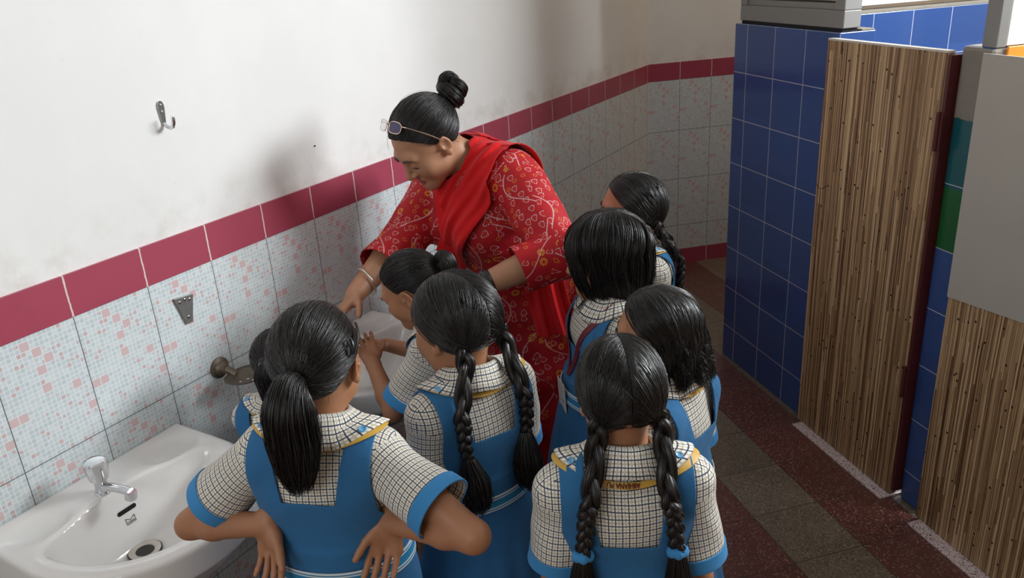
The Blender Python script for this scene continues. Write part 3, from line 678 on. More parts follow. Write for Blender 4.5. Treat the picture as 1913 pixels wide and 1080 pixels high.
# grey bracket plate
h = empty('bracket_plate', (.0, 1.238, 1.06)); tag(h, 'grey tapering metal plate with screw holes on the mosaic tiles', 'bracket'); bpy.context.view_layer.update()
mb = MB(); Y = 1.248; P1 = [(.0008, Y-.030, 1.100), (.0008, Y+.030, 1.093), (.0008, Y+.012, 1.020), (.0008, Y-.008, 1.020)]; P2 = [(.0058, y, z) for _, y, z in P1]
mb.poly(P1+P2, [(3, 2, 1, 0), (4, 5, 6, 7), (0, 1, 5, 4), (1, 2, 6, 5), (2, 3, 7, 6), (3, 0, 4, 7)][:]); mb.F = [f[::-1] for f in mb.F]; child_of(mb.build('plate', M['grey'], bevel=.001), h)
for y, z in ((-.015, 1.085), (.001, 1.087), (.016, 1.083), (.002, 1.038)):
    mb = MB(); mb.lathe([(.004, 0), (.0038, .0015), (.002, .0022)], (.0058, Y+y, z), 14, (1, 0, 0)); child_of(mb.build('screw', M['silver'], smooth=True), h)
    mb = MB(); mb.lathe([(.0018, 0), (.0002, .0001)], (.0082, Y+y, z), 10, (1, 0, 0)); child_of(mb.build('screw_slot', M['void']), h)
# soap dish
h = empty('soap_dish', (.0, 1.318, .850)); tag(h, 'tarnished metal soap dish with drain holes fixed beside the near basin', 'soap dish'); bpy.context.view_layer.update()
c = (.0008, 1.312, .858); mb = MB(); mb.lathe([(.030, 0), (.030, .004), (.025, .008), (.021, .010), (.019, .016), (.012, .022), (.011, .03)], c, 30, (1, 0, 0)); child_of(mb.build('wall_flange', M['brass'], smooth=True), h)
mb = MB(); mb.tube([(.02, 1.312, .858), (.04, 1.316, .853), (.052, 1.322, .843)], [.011, .010, .012], 14); child_of(mb.build('arm', M['brass'], smooth=True), h)
V = []; F = []; nr, na = 7, 40; cx, cy, cz = .092, 1.326, .838
def dishpt(r, a, up): 
    x = cx+.052*r*math.cos(a); y = cy+.062*r*math.sin(a)*(1-.10*math.cos(a)); return (x, y, cz+.010*r**3+(.0022 if up else 0)-.006*(1-r*r))
for up in (1, 0):
    for i in range(nr):
        for j in range(na): V.append(dishpt((i+.02)/(nr-1+.02), 2*PI*j/na, up))
for u_ in (0, 1):
    b = u_*nr*na
    for i in range(nr-1):
        for j in range(na):
            q = (b+i*na+j, b+i*na+(j+1) % na, b+(i+1)*na+(j+1) % na, b+(i+1)*na+j); F.append(q[::-1] if u_ == 0 else q)
    F.append(tuple(b+j for j in range(na)) if u_ == 0 else tuple(b+j for j in range(na))[::-1])
for j in range(na): F.append(((nr-1)*na+j, (nr-1)*na+(j+1) % na, nr*na+(nr-1)*na+(j+1) % na, nr*na+(nr-1)*na+j)[::-1])
child_of(mesh_obj('dish', V, F, M['brass']), h)
for i, (dx, dy) in enumerate(((-.004, -.022), (.0, .001), (.004, .024), (.022, .0), (.02, .026))):
    mb = MB(); mb.lathe([(.0042, 0), (.0042, .0006)], (cx+dx, cy+dy, cz-.0036+.010*((dx/.05)**2+(dy/.06)**2)), 12, (0, 0, 1)); child_of(mb.build('drain_hole', M['silver']), h)
# nail in the wall and a chip on the border
mb = MB(); mb.lathe([(.0022, 0), (.0022, .004), (.0005, .0045)], (-.006, 1.813, 1.371), 10, (1, 0, 0)); tag(mb.build('nail', M['void']), 'tiny dark nail in the plaster above the border tiles', 'nail')

# ================================================================ PEOPLE
def rotx(a): c, s = math.cos(a), math.sin(a); return np.array(((1, 0, 0), (0, c, -s), (0, s, c)))
def roty(a): c, s = math.cos(a), math.sin(a); return np.array(((c, 0, s), (0, 1, 0), (-s, 0, c)))
def rotz(a): c, s = math.cos(a), math.sin(a); return np.array(((c, -s, 0), (s, c, 0), (0, 0, 1)))
CHILD = dict(piv=.68, neck=(0, -.012, 1.000), headup=(0, .024, .124), hs=.88, sh=(.108, -.018, .958), shr=.038, nr=.037, chest=(.90, .109, .70), waist=(.765, .096, .78), pelv=(.665, .108, .80),
             hip=(.062, 0, .62), thigh=.066, knee=.34, calf=.043, ua=.205, fa=.185, ar=(.032, .027, .0205), hand=.80)
ADULT = dict(piv=.90, neck=(0, -.015, 1.335), headup=(0, .036, .155), hs=1.02, sh=(.172, -.020, 1.275), shr=.060, nr=.052, chest=(1.17, .164, .76), waist=(1.00, .168, .86), pelv=(.86, .180, .80),
             hip=(.09, 0, .80), thigh=.095, knee=.47, calf=.060, ua=.285, fa=.245, ar=(.052, .043, .028), hand=1.0)

class Fig:
    def __init__(s, D, lean, neckp, hyaw, hpitch, hroll, arms, twist=0.0, side=0.0, at=None, theta=0.0):
        s.D = D; s.arms = arms; a = math.radians
        s.piv = np.array((0, 0, D['piv'])); s.U = roty(a(side))@rotx(-a(lean))@rotz(-a(twist))
        s.neck = s.up(D['neck']); NR = s.U@rotx(-a(neckp)); s.hc = s.neck+NR@np.array(D['headup'])
        # head orientation in the person's frame
        s.H = rotz(-a(hyaw))@rotx(-a(hpitch))@roty(a(hroll)); s.hs = D['hs']
        s.sh = {}; s.el = {}; s.wr = {}; s.hand = {}
        for k in 'LR':
            sg = -1 if k == 'L' else 1; S = np.array(D['sh'])*np.array((sg, 1, 1)); s.sh[k] = s.up(S)
            A = arms[k]; du = s.U@nrm(A['up']); df = s.U@nrm(A['fore'])
            if A.get('world'): du = nrm(A['up']); df = nrm(A['fore'])
            s.el[k] = s.sh[k]+du*D['ua']; s.wr[k] = s.el[k]+df*D['fa']
            if 'wt' in A:      # reach for a point in the room: two-bone solution
                sc = at[2]/s.hc[2]; R = rotz(-a(theta)); loc = np.array((at[0], at[1], 0))-R@(s.hc*sc)*np.array((1, 1, 0)); w = R.T@(np.array(A['wt'], float)-loc)/sc
                v = w-s.sh[k]; L = np.linalg.norm(v); l1, l2 = D['ua'], D['fa']; L2 = min(max(L, abs(l1-l2)+.02), (l1+l2)*.995); v = v/L; w = s.sh[k]+v*L2
                c = (l1*l1+L2*L2-l2*l2)/(2*L2); hh_ = math.sqrt(max(l1*l1-c*c, 0)); po = R.T@np.array(A['pole'], float) if A.get('wpole') else np.array(A['pole'], float); po = nrm(po-v*np.dot(po, v))
                s.el[k] = s.sh[k]+v*c+po*hh_; s.wr[k] = w
    def up(s, p): return s.piv+s.U@(np.array(p, float)-s.piv)
    def hp(s, p): return s.hc+s.H@(np.array(p, float)*s.hs)
    def torso(s, sd=None, shoulders=True, bust=0.0):
        D = s.D; sd = sd or Sdf(); U = s.U; zc, rc, fc = D['chest']; zw, rw, fw_ = D['waist']; zp, rp, fp = D['pelv']; k = rc*.4
        def P(x, y, z): return s.up((x, y, z))
        sd.cone(P(-rc*.30, -.004, zc), P(rc*.30, -.004, zc), rc*.76, rc*.76, k, U, fc); sd.cone(P(-rc*.22, .0, zw), P(rw*.22, .0, zw), rw*.78, rw*.78, k, U, fw_)
        sd.cone(P(0, -.002, zw), P(0, -.004, zc), rw*.98, rc*.98, k, U, fw_)
        sd.cone((-rp*.30, 0, zp), (rp*.30, 0, zp), rp*.74, rp*.74, k, None, fp); sd.cone((0, 0, zp), P(0, 0, zw), rp*.95, rw*.95, k, U, fp)
        if shoulders:
            n = D['neck']
            for sg in (-1, 1):
                S = np.array(D['sh'])*np.array((sg*.93, 1, 1)); sd.cone(P(sg*.02, n[1], n[2]-.02), P(*S), D['nr']*1.05, D['shr']*.93, k*.8); 
                sd.cone(P(sg*rc*.5, -.004, zc+.02), P(*(S*np.array((.92, 1, 1)))), rc*.55, D['shr']*.95, k)
        if bust:
            for sg in (-1, 1): sd.ell(P(sg*rc*.45, rc*fc*.72, zc-.005), (rc*.46, rc*.38*(1+bust), rc*.48), k*.6, U)
        return sd
    def legs(s, sd):
        D = s.D
        for sg in (-1, 1):
            h = np.array(D['hip'])*np.array((sg, 1, 1)); kn = np.array((h[0], .012, D['knee'])); an = np.array((h[0], -.005, .075))
            sd.cone(h, kn, D['thigh'], D['calf']*1.12, .02); sd.cone(kn, kn*.45+an*.55+np.array((0, -.014, .02)), D['calf']*1.05, D['calf']*.95, .02); sd.cone(kn*.45+an*.55+np.array((0, -.014, .02)), an, D['calf']*.9, D['calf']*.62, .02)
            sd.cone(an, (h[0]*1.05, .02, .045), D['calf']*.62, D['calf']*.62, .02); sd.cone((h[0]*1.05, -.02, .04), (h[0]*1.2, .125*D['hand'], .028), D['calf']*.7, D['calf']*.5, .02)
        return sd
    def head(s, sd, shut=False):
        hs = s.hs; H = s.H; X = lambda *p: s.hp(p); r = lambda *q: np.array(q)*hs
        sd.ell(X(0, -.012, .026), r(.0745, .094, .087), .02, H); sd.ell(X(0, .022, -.030), r(.060, .064, .078), .03, H)
        sd.cone(X(-.038, .022, -.066), X(0, .066, -.088), .024*hs, .018*hs, .035*hs); sd.cone(X(.038, .022, -.066), X(0, .066, -.088), .024*hs, .018*hs, .035*hs)
        for g in (-1, 1): sd.ell(X(g*.036, .056, -.032), r(.027, .026, .030), .025, H)
        sd.cone(X(-.036, .073, .022), X(.036, .073, .022), .012*hs, .012*hs, .02)
        for g in (-1, 1): sd.ell(X(g*.031, .090, .000), r(.017, .013, .011), .014, H, 's')
        for g in (-1, 1):
            sd.ell(X(g*.031, .0690, -.001), r(.0155, .0150, .0130), .004, H)
            if shut: sd.cone(X(g*.046, .0765, -.0085), X(g*.017, .0815, -.0085), .0022*hs, .0022*hs, .003)
            else: sd.ell(X(g*.031, .0850, -.001), r(.0125, .0065, .0042), .003, H, 's')
        sd.cone(X(0, .082, .010), X(0, .104, -.030), .0065*hs, .0105*hs, .012)
        for g in (-1, 1): sd.ell(X(g*.0115, .094, -.034), r(.0085, .0095, .0075), .006, H)
        for g in (-1, 1): sd.ell(X(g*.006, .100, -.041), r(.0032, .004, .003), .003, H, 's')
        sd.ell(X(0, .0835, -.0600), r(.0215, .0105, .0062), .006, H); sd.ell(X(0, .0815, -.0695), r(.0175, .0105, .0070), .006, H)
        sd.ell(X(0, .0945, -.0645), r(.019, .006, .0013), .002, H, 's'); sd.ell(X(0, .068, -.094), r(.020, .018, .016), .02, H)
        for g in (-1, 1):
            R = H@rotz(g*.35)@roty(g*.14); sd.ell(X(g*.0780, -.012, -.010), r(.0075, .0185, .0300), .010, R); sd.ell(X(g*.0775, -.006, -.036), r(.0065, .0090, .0105), .006, R)
            sd.ell(X(g*.0855, -.010, -.006), r(.0055, .0115, .0185), .004, R, 's'); sd.ell(X(g*.0800, .002, -.012), r(.0050, .0045, .0065), .003, R)
        D = s.D; b = s.hp((0, -.026, -.045)); sd.cone(b, s.neck+s.U@np.array((0, .004, -.02)), D['nr']*1.02, D['nr']*1.12, .03); 
        return sd
    def arm(s, sd, k, k2=.012):
        a = s.D['ar']; sd.cone(s.sh[k], s.el[k], a[0]*1.05, a[1], .03); mid = s.el[k]*.68+s.wr[k]*.32
        sd.cone(s.el[k], mid, a[1]*.97, a[1]*1.02, k2); sd.cone(mid, s.wr[k], a[1]*1.02, a[2], k2); return sd
    def hands(s, sd, k):
        A = s.arms[k]; sc = s.D['hand']; f = nrm(s.wr[k]-s.el[k]); 
        if 'fdir' in A: f = nrm(s.U@nrm(A['fdir']) if not A.get('world') else nrm(A['fdir']))
        n = s.U@nrm(A['palm']) if not A.get('world') else nrm(A['palm']); n = nrm(n-f*np.dot(n, f)); t = np.cross(f, n)*(1 if k == 'R' else -1)   # thumb side
        if A.get('flip'): t = -t
        w = s.wr[k]; R = np.stack([t, n, f], 1); pl = .078*sc; knb = w+f*pl
        sd.cone(w-f*.012, w+f*.02*sc, s.D['ar'][2]*.98, .023*sc, .012, R, .72)
        sd.cone(w+f*.022*sc+t*.013*sc, knb+t*.021*sc-f*.012*sc, .020*sc, .019*sc, .012, R, .58); sd.cone(w+f*.022*sc-t*.013*sc, knb-t*.024*sc-f*.018*sc, .019*sc, .0165*sc, .012, R, .58)
        sd.ell(w+f*.030*sc+t*.026*sc+n*.008*sc, np.array((.016, .012, .026))*sc, .012, R)
        curl = A.get('curl', .35); spread = A.get('spread', .10)
        for i, (off, ln, rad, bk) in enumerate(((.030, .064, .0084, 0), (.0105, .072, .0087, .004), (-.0090, .067, .0083, 0), (-.0275, .052, .0074, -.008))):
            p = knb+t*off*sc+f*bk*sc-f*.010*sc; sp = (1.5-i)*spread*.5; d = nrm(f*math.cos(sp)+t*math.sin(sp)); ax = n; ang = curl*(.55+.16*i)*(.9 if i else .7)
            segs = (.46, .31, .23); r_ = rad*sc
            for j, q in enumerate(segs):
                dd = nrm(d*math.cos(ang)+n*math.sin(ang)); e = p+dd*ln*sc*q*1.08; sd.cone(p, e, r_*(1-.08*j), r_*(1-.08*(j+1)), .003 if j == 0 else .004); p = e; ang += curl*(.85 if j == 0 else .55)
        tb = A.get('thumb', .75); p = w+f*.020*sc+t*.026*sc+n*.006*sc; d = nrm(f*math.cos(tb)+t*math.sin(tb)+n*.35); e = p+d*.034*sc; sd.cone(p, e, .0125*sc, .0095*sc, .008); d2 = nrm(d+f*.45+n*.15); e2 = e+d2*.026*sc; sd.cone(e, e2, .0095*sc, .0088*sc, .003); e3 = e2+nrm(d2+f*.1)*.018*sc; sd.cone(e2, e3, .0086*sc, .0072*sc, .003)
        return sd

# ---- hair -------------------------------------------------------------------------------------------------------
def tubes(paths, rad, ref=None):
    """paths (N,M,3), rad (N,M) -> 3-sided tubes"""
    N, Mn, _ = paths.shape; T = np.gradient(paths, axis=1); T /= np.linalg.norm(T, axis=2)[..., None]+1e-9
    ref = np.broadcast_to(np.array((.31, .52, .79)) if ref is None else ref, paths.shape); x = np.cross(T, ref); x /= np.linalg.norm(x, axis=2)[..., None]+1e-9; y = np.cross(T, x)
    ph = RNG.random((N, 1, 1))*2*PI; V = np.stack([paths+(x*np.cos(ph+a)+y*np.sin(ph+a))*rad[..., None] for a in (0, 2*PI/3, 4*PI/3)], 2)
    i = (np.arange(N)[:, None, None]*Mn+np.arange(Mn-1)[None, :, None])*3; k = np.arange(3)[None, None, :]; kn = (k+1) % 3
    Q = np.stack([i+k, i+kn, i+3+kn, i+3+k], -1).reshape(-1, 4)
    uv = np.broadcast_to((np.arange(N)/max(N, 1)*.997)[:, None, None, None]+.0005, (N, Mn-1, 3, 4)).reshape(-1); uv = np.stack([uv, np.zeros_like(uv)], 1)
    return V.reshape(-1, 3), Q, uv
class Hair:
    def __init__(s): s.V = []; s.Q = []; s.U = []; s.n = 0
    def add(s, V, Q, uv=None):
        V = np.asarray(V); Q = np.asarray(Q)
        if Q.shape[1] == 3: Q = np.concatenate([Q, Q[:, 2:3]], 1)
        s.V.append(V); s.Q.append(Q+s.n); s.n += len(V); s.U.append(uv if uv is not None else np.zeros((Q.size, 2))+.0013)
    def strands(s, paths, r0, r1=None, taper=.25):
        N, Mn, _ = paths.shape; t = np.linspace(0, 1, Mn)[None]; r = r0*(1-np.clip((t-.75)/.25, 0, 1)*(1-taper)); r = np.broadcast_to(r, (N, Mn))*(.7+.6*RNG.random((N, 1)))
        s.add(*tubes(paths, r))
    def build(s, name, parent, sc):
        V = np.concatenate(s.V)*sc; Q = np.concatenate(s.Q); U = np.concatenate(s.U); deg = Q[:, 2] == Q[:, 3]; 
        if deg.any():
            U = U.reshape(-1, 4, 2); q = Q[~deg]; t = Q[deg][:, :3]; return mesh_obj(name, V, [q, t], M['hair'], parent, np.concatenate([U[~deg].reshape(-1, 2), U[deg][:, :3].reshape(-1, 2)]))
        return mesh_obj(name, V, Q, M['hair'], parent, U)
HC = np.array((0, -.013, .024)); HR = np.array((.0815, .1015, .0945))
def hmap(fig, d, off): return fig.hc+((HC+HR*d+d*np.asarray(off)[..., None])*fig.hs)@fig.H.T
HLB = [43, 41, 35, 19, -4, 4, -24, -48, -58]
def hairline(az):
    """lowest elevation (rad) covered by hair for azimuth 0 front .. pi back"""
    a = np.abs((az+PI) % (2*PI)-PI)*180/PI
    return np.radians(np.interp(a, [0, 25, 45, 62, 78, 92, 108, 130, 180], HLB))
def dirv(az, el): return np.stack([np.sin(az)*np.cos(el), np.cos(az)*np.cos(el), np.sin(el)], -1)
def cap(h, fig, off=-.0025):
    na, ne = 72, 16; az = np.linspace(-PI, PI, na, endpoint=False); e0 = hairline(az); t = np.linspace(0, 1, ne)[:, None]; el = e0[None]*(1-t)+(PI/2-.01)*t
    d = dirv(np.broadcast_to(az, el.shape), el); o = np.where(t < .04, -.008, off); P = hmap(fig, d, np.broadcast_to(o, el.shape)).reshape(-1, 3); top = hmap(fig, np.array([(0, 0, 1.0)]), np.array([off]))
    i = np.arange(ne-1)[:, None]*na; j = np.arange(na)[None]; Q = np.stack([i+j, i+(j+1) % na, i+na+(j+1) % na, i+na+j], -1).reshape(-1, 4); j = np.arange(na); T = np.stack([(ne-1)*na+j, (ne-1)*na+(j+1) % na, np.full(na, ne*na), np.full(na, ne*na)], 1)
    h.add(np.concatenate([P, top]), np.concatenate([Q, T]))
def slerp(a, b, t):
    w = np.arccos(np.clip((a*b).sum(-1), -1, 1))[:, None, None]; s = np.sin(w)+1e-9; return np.sin((1-t)*w)/s*a[:, None]+np.sin(t*w)/s*b[:, None]
def comb(h, fig, starts, end, thick=.006, npt=13, r=.00075, endoff=.012, spread=.10, wave=.0):
    """strands combed over the head from the start directions to the tie direction"""
    N = len(starts); e = nrm(end)+RNG.normal(0, spread, (N, 3)); e /= np.linalg.norm(e, axis=1)[:, None]; t = np.linspace(0, 1, npt)[None, :, None]
    d = slerp(starts, e, t); d += RNG.normal(0, .012, (N, 1, 3))*np.sin(PI*t); d /= np.linalg.norm(d, axis=2)[..., None]
    tt = t[..., 0]; lay = RNG.random((N, 1)); off = -.0015*np.exp(-tt*14)+(.001+lay*thick)*np.sin(PI*np.clip(tt*.8+.08, 0, 1))+endoff*tt**3*(.4+.6*lay)+wave*np.sin(tt*18+lay*40)*tt
    h.strands(hmap(fig, d, off), r*fig.hs/.95, taper=.9)
def starts_hairline(n, a0, a1, jitter=.05):
    az = a0+(a1-a0)*RNG.random(n); el = hairline(az)+np.abs(RNG.normal(0, jitter, n)); return dirv(az, el)
def starts_part(n, side, f0=38, f1=200, jit=.02, x=0.0):
    """along a centre parting from the forehead over the crown; angle from front horizon in degrees"""
    a = np.radians(f0+(f1-f0)*RNG.random(n)); d = np.stack([np.full(n, x+side*.012)+side*np.abs(RNG.normal(0, jit, n)), np.cos(a), np.sin(a)], -1); return d/np.linalg.norm(d, axis=1)[:, None]
def starts_any(n, keep=None):
    d = RNG.normal(0, 1, (n*3, 3)); d /= np.linalg.norm(d, axis=1)[:, None]; az = np.arctan2(d[:, 0], d[:, 1]); el = np.arcsin(d[:, 2]); m = el > hairline(az)+.06
    if keep is not None: m &= keep(d)
    return d[m][:n]
def curve(pts, n):
    P = np.array(pts, float); m = len(P); t = np.linspace(0, m-1, n); i = np.clip(t.astype(int), 0, m-2); f = (t-i)[:, None]; g = lambda k: P[np.clip(k, 0, m-1)]
    p0, p1, p2, p3 = g(i-1), g(i), g(i+1), g(i+2); return .5*((2*p1)+(p2-p0)*f+(2*p0-5*p1+4*p2-p3)*f**2+(3*p1-p0-3*p2+p3)*f**3)
def frames(C):
    T = np.gradient(C, axis=0); T /= np.linalg.norm(T, axis=1)[:, None]+1e-9; x = np.cross(T[0], (0.13, .99, .0)); x /= np.linalg.norm(x); X = []
    for k in range(len(C)): x = x-T[k]*np.dot(x, T[k]); x /= np.linalg.norm(x)+1e-9; X.append(x)
    X = np.array(X); return T, X, np.cross(T, X)
def bundle(h, pts, prof, n, r=.0007, wav=.003, npt=26, freq=9, fl=1.0, uneven=.15):
    """a loose tail of strands along a curve; prof = radius along it"""
    C = curve(pts, npt); T, X, Y = frames(C); t = np.linspace(0, 1, npt); R = np.interp(t, np.linspace(0, 1, len(prof)), prof)
    a = RNG.random((n, 1))*2*PI; q = np.sqrt(RNG.random((n, 1)))**.6; a = a+.5*(RNG.random((n, 1))-.5)*t; ph = RNG.random((n, 1))*6.28; ln = 1-uneven*RNG.random((n, 1))
    tt = t[None]*ln; ii = tt*(npt-1); i0 = np.clip(ii.astype(int), 0, npt-2); f = (ii-i0)[..., None]; L = lambda A: A[i0]*(1-f)+A[i0+1]*f
    rr_ = R[i0]*(1-f[..., 0])+R[np.clip(i0+1, 0, npt-1)]*f[..., 0]
    P = L(C)+L(X)*((np.cos(a)*q*rr_)+wav*np.sin(tt*freq+ph)*tt)[..., None]+L(Y)*((np.sin(a)*q*rr_*fl)+wav*np.cos(tt*freq*.9+ph*1.7)*tt)[..., None]
    h.strands(P, r, taper=.3)
    m = 14; th = np.linspace(0, 2*PI, m, endpoint=False); k = npt; core = C[:, None]+(X[:, None]*np.cos(th)[None, :, None]+Y[:, None]*np.sin(th)[None, :, None]*fl)*(R*np.interp(t, [0, .6, .9, 1], [.82, .78, .45, .05]))[:, None, None]
    i = np.arange(k-1)[:, None]*m; j = np.arange(m)[None]; h.add(core.reshape(-1, 3), np.stack([i+j, i+(j+1) % m, i+m+(j+1) % m, i+m+j], -1).reshape(-1, 4))
def braid(h, pts, r0, r1, turns, n=34, npt=90, r=.0007):
    C = curve(pts, npt); T, X, Y = frames(C); t = np.linspace(0, 1, npt); R = r0+(r1-r0)*t; R = R*(.75+.25*np.clip(t/.06, 0, 1))
    for s3 in range(3):
        ph = s3*2*PI/3; w = turns*2*PI*t+ph; cx = np.sin(w)*R*.62; cy = np.sin(2*w)*R*.42; S = C+X*cx[:, None]+Y*cy[:, None]; rad = R*.56
        a = RNG.random((n, 1))*2*PI; q = .55+.45*RNG.random((n, 1)); tw = a+2.2*np.sin(w)[None]*.3; T2, X2, Y2 = frames(S)
        P = S[None]+X2[None]*(np.cos(tw)*q*rad)[..., None]+Y2[None]*(np.sin(tw)*q*rad)[..., None]; h.strands(P, r, taper=.9)
        m = 9; th = np.linspace(0, 2*PI, m, endpoint=False); core = S[:, None]+(X2[:, None]*np.cos(th)[None, :, None]+Y2[:, None]*np.sin(th)[None, :, None])*(rad*.86)[:, None, None]
        i = np.arange(npt-1)[:, None]*m; j = np.arange(m)[None]; h.add(core.reshape(-1, 3), np.stack([i+j, i+(j+1) % m, i+m+(j+1) % m, i+m+j], -1).reshape(-1, 4))
    return C
def ring(name, c, axis, R, r, mat, parent, sc, n=26, m=10, lumps=0.0, fl=1.0):
    mb = MB(); A = nrm(axis); e = nrm(np.cross(A, (0, .3, 1.0))); g = np.cross(A, e); V = []; F = []
    for i in range(n):
        t = 2*PI*i/n; o = e*math.cos(t)+g*math.sin(t); rr_ = r*(1+lumps*math.sin(5*t))
        for j in range(m): u = 2*PI*j/m; V.append((np.array(c)+o*(R+rr_*math.cos(u))+A*rr_*fl*math.sin(u))*sc)
    for i in range(n):
        for j in range(m): F.append((i*m+j, ((i+1) % n)*m+j, ((i+1) % n)*m+(j+1) % m, i*m+(j+1) % m))
    return mesh_obj(name, V, F, mat, parent)

# ---- shared figure pieces ---------------------------------------------------------------------------------------
def place(fig, target, theta):
    """root location and scale so that the head centre lands on target; theta = heading, clockwise from +y"""
    s = target[2]/fig.hc[2]; th = math.radians(theta); R = rotz(-th); off = R@(fig.hc*s); root = empty('person', (target[0]-off[0], target[1]-off[1], 0), -th); return root, s
def make_body(fig, root, s, h, skin, shut=False, hands='LR'):
    sd = fig.torso(); fig.legs(sd); fig.head(sd, shut)
    for k in 'LR': fig.arm(sd, k)
    for k in hands: fig.hands(sd, k)
    V, Q = sd.mesh(h/s); V = lap(V, Q, 1, .35)
    # lips are part of the same skin, coloured per face
    c = V[Q].mean(1); d = ((c-fig.hc)@fig.H)/fig.hs; m = (((d[:, 0]/.0215)**2+((d[:, 2]+.0645)/.0125)**2) < 1) & (d[:, 1] > .074)
    o = mesh_obj('body', V*s, Q, [skin, M['lip']], root, fmat=m.astype(int))
    if not shut:
        for g in (-1, 1):
            mb = MB(); n1, n2 = 10, 16; V = []; F = []; cc = fig.hp((g*.031, .0705, -.001)); fw_ = fig.H@np.array((0, 1.0, 0)); ex = fig.H@np.array((1.0, 0, 0)); ez = fig.H@np.array((0, 0, 1.0)); R = .0132*fig.hs
            for i in range(n1+1):
                a = PI*i/n1
                for j in range(n2): b = 2*PI*j/n2; V.append((cc+R*(fw_*math.cos(a)+(ex*math.cos(b)+ez*math.sin(b))*math.sin(a)))*s)
            for i in range(n1):
                for j in range(n2): F.append((i*n2+j, i*n2+(j+1) % n2, (i+1)*n2+(j+1) % n2, (i+1)*n2+j))
            e = mesh_obj('eye', V, F, [M['eyew'], M['iris']], o, fmat=[1 if i < 2 else 0 for i in range(n1) for j in range(n2)])
    fy = fig.H[:, 1]
    def skin_pt(p, out=.0018):
        q = fig.hp(p)
        for t in np.arange(-.03, .03, .0006):
            if sd.ev([q+fy*t])[0] > 0: return q+fy*(t+out)
        return q
    for g in (-1, 1):
        C = curve([skin_pt((g*x, y, z)) for x, y, z in ((.013, .086, .0205), (.023, .086, .0250), (.035, .081, .0260), (.048, .070, .0205))], 12); mb = MB(); mb.tube(C*s, np.interp(np.linspace(0, 1, 12), [0, .3, 1], [.0024, .0034, .0012])*s, 6); mb.build('eyebrow', M['hair'], o, smooth=True)
        zz = -.0085 if shut else .0040
        C = curve([skin_pt((g*x, .08, zz+dz), .0012) for x, dz in ((.017, 0), (.025, -.0015 if shut else .002), (.034, -.0018 if shut else .002), (.043, -.0005), (.048, .0008))], 12); mb = MB(); mb.tube(C*s, np.interp(np.linspace(0, 1, 12), [0, .5, 1], [.0006, .0014, .0006])*s, 5); mb.build('eyelashes', M['hair'], o, smooth=True)
    return o
def cloth_from(sd, h, off, cuts, thick, warp=None, smooth=2, lo=None, hi=None):
    V, Q = sd.mesh(h, off, warp, lo, hi); V = lap(V, Q, smooth, .5); T = tri(Q)
    for g in cuts: V, T = clip(V, T, g(V))
    return V, T
def finish(name, V, T, thick, s, mats, parent, uvfn=None, fm=None):
    n = len(V); V2, T2 = solidify(V, T, thick); uv = None
    if uvfn is not None: uv = uvfn(V2, T2)
    return mesh_obj(name, V2*s, T2, mats, parent, uv, fmat=None if fm is None else fm(V2, T2))
def shoes(fig, root, s, col, sock=True):
    D = fig.D
    for sg in (-1, 1):
        hx = D['hip'][0]*sg; c = D['hand']; sd = Sdf(); sd.cone((hx*1.05, -.03*c, .038), (hx*1.12, .06*c, .034), .040*c, .041*c, .02).cone((hx*1.1, .05*c, .03), (hx*1.2, .135*c, .026), .042*c, .034*c, .03); sd.cone((hx*1.03, -.012, .045), (hx, -.006, .072), .036*c, .040*c, .02)
        V, Q = sd.mesh(.006); T = tri(lap(V, Q, 1) is not None and Q); V, T = clip(V, T, V[:, 2]-.004); V, T = clip(V, T, .078-V[:, 2]); V[:, 2] = np.maximum(V[:, 2], .0045)
        o = mesh_obj('shoe', V*s, T, col, root)
        if sock:
            mb = MB(); a = np.array((hx, -.005, .07)); mb.lathe([(D['calf']*.80, .065), (D['calf']*.78, .10), (D['calf']*.98, .17), (D['calf']*1.0, .175), (D['calf']*.9, .176)], (hx, -.008, 0), 20); mb.V = [tuple(np.array(v)*s) for v in mb.V]; mb.build('sock', M['sock'], root, smooth=True)

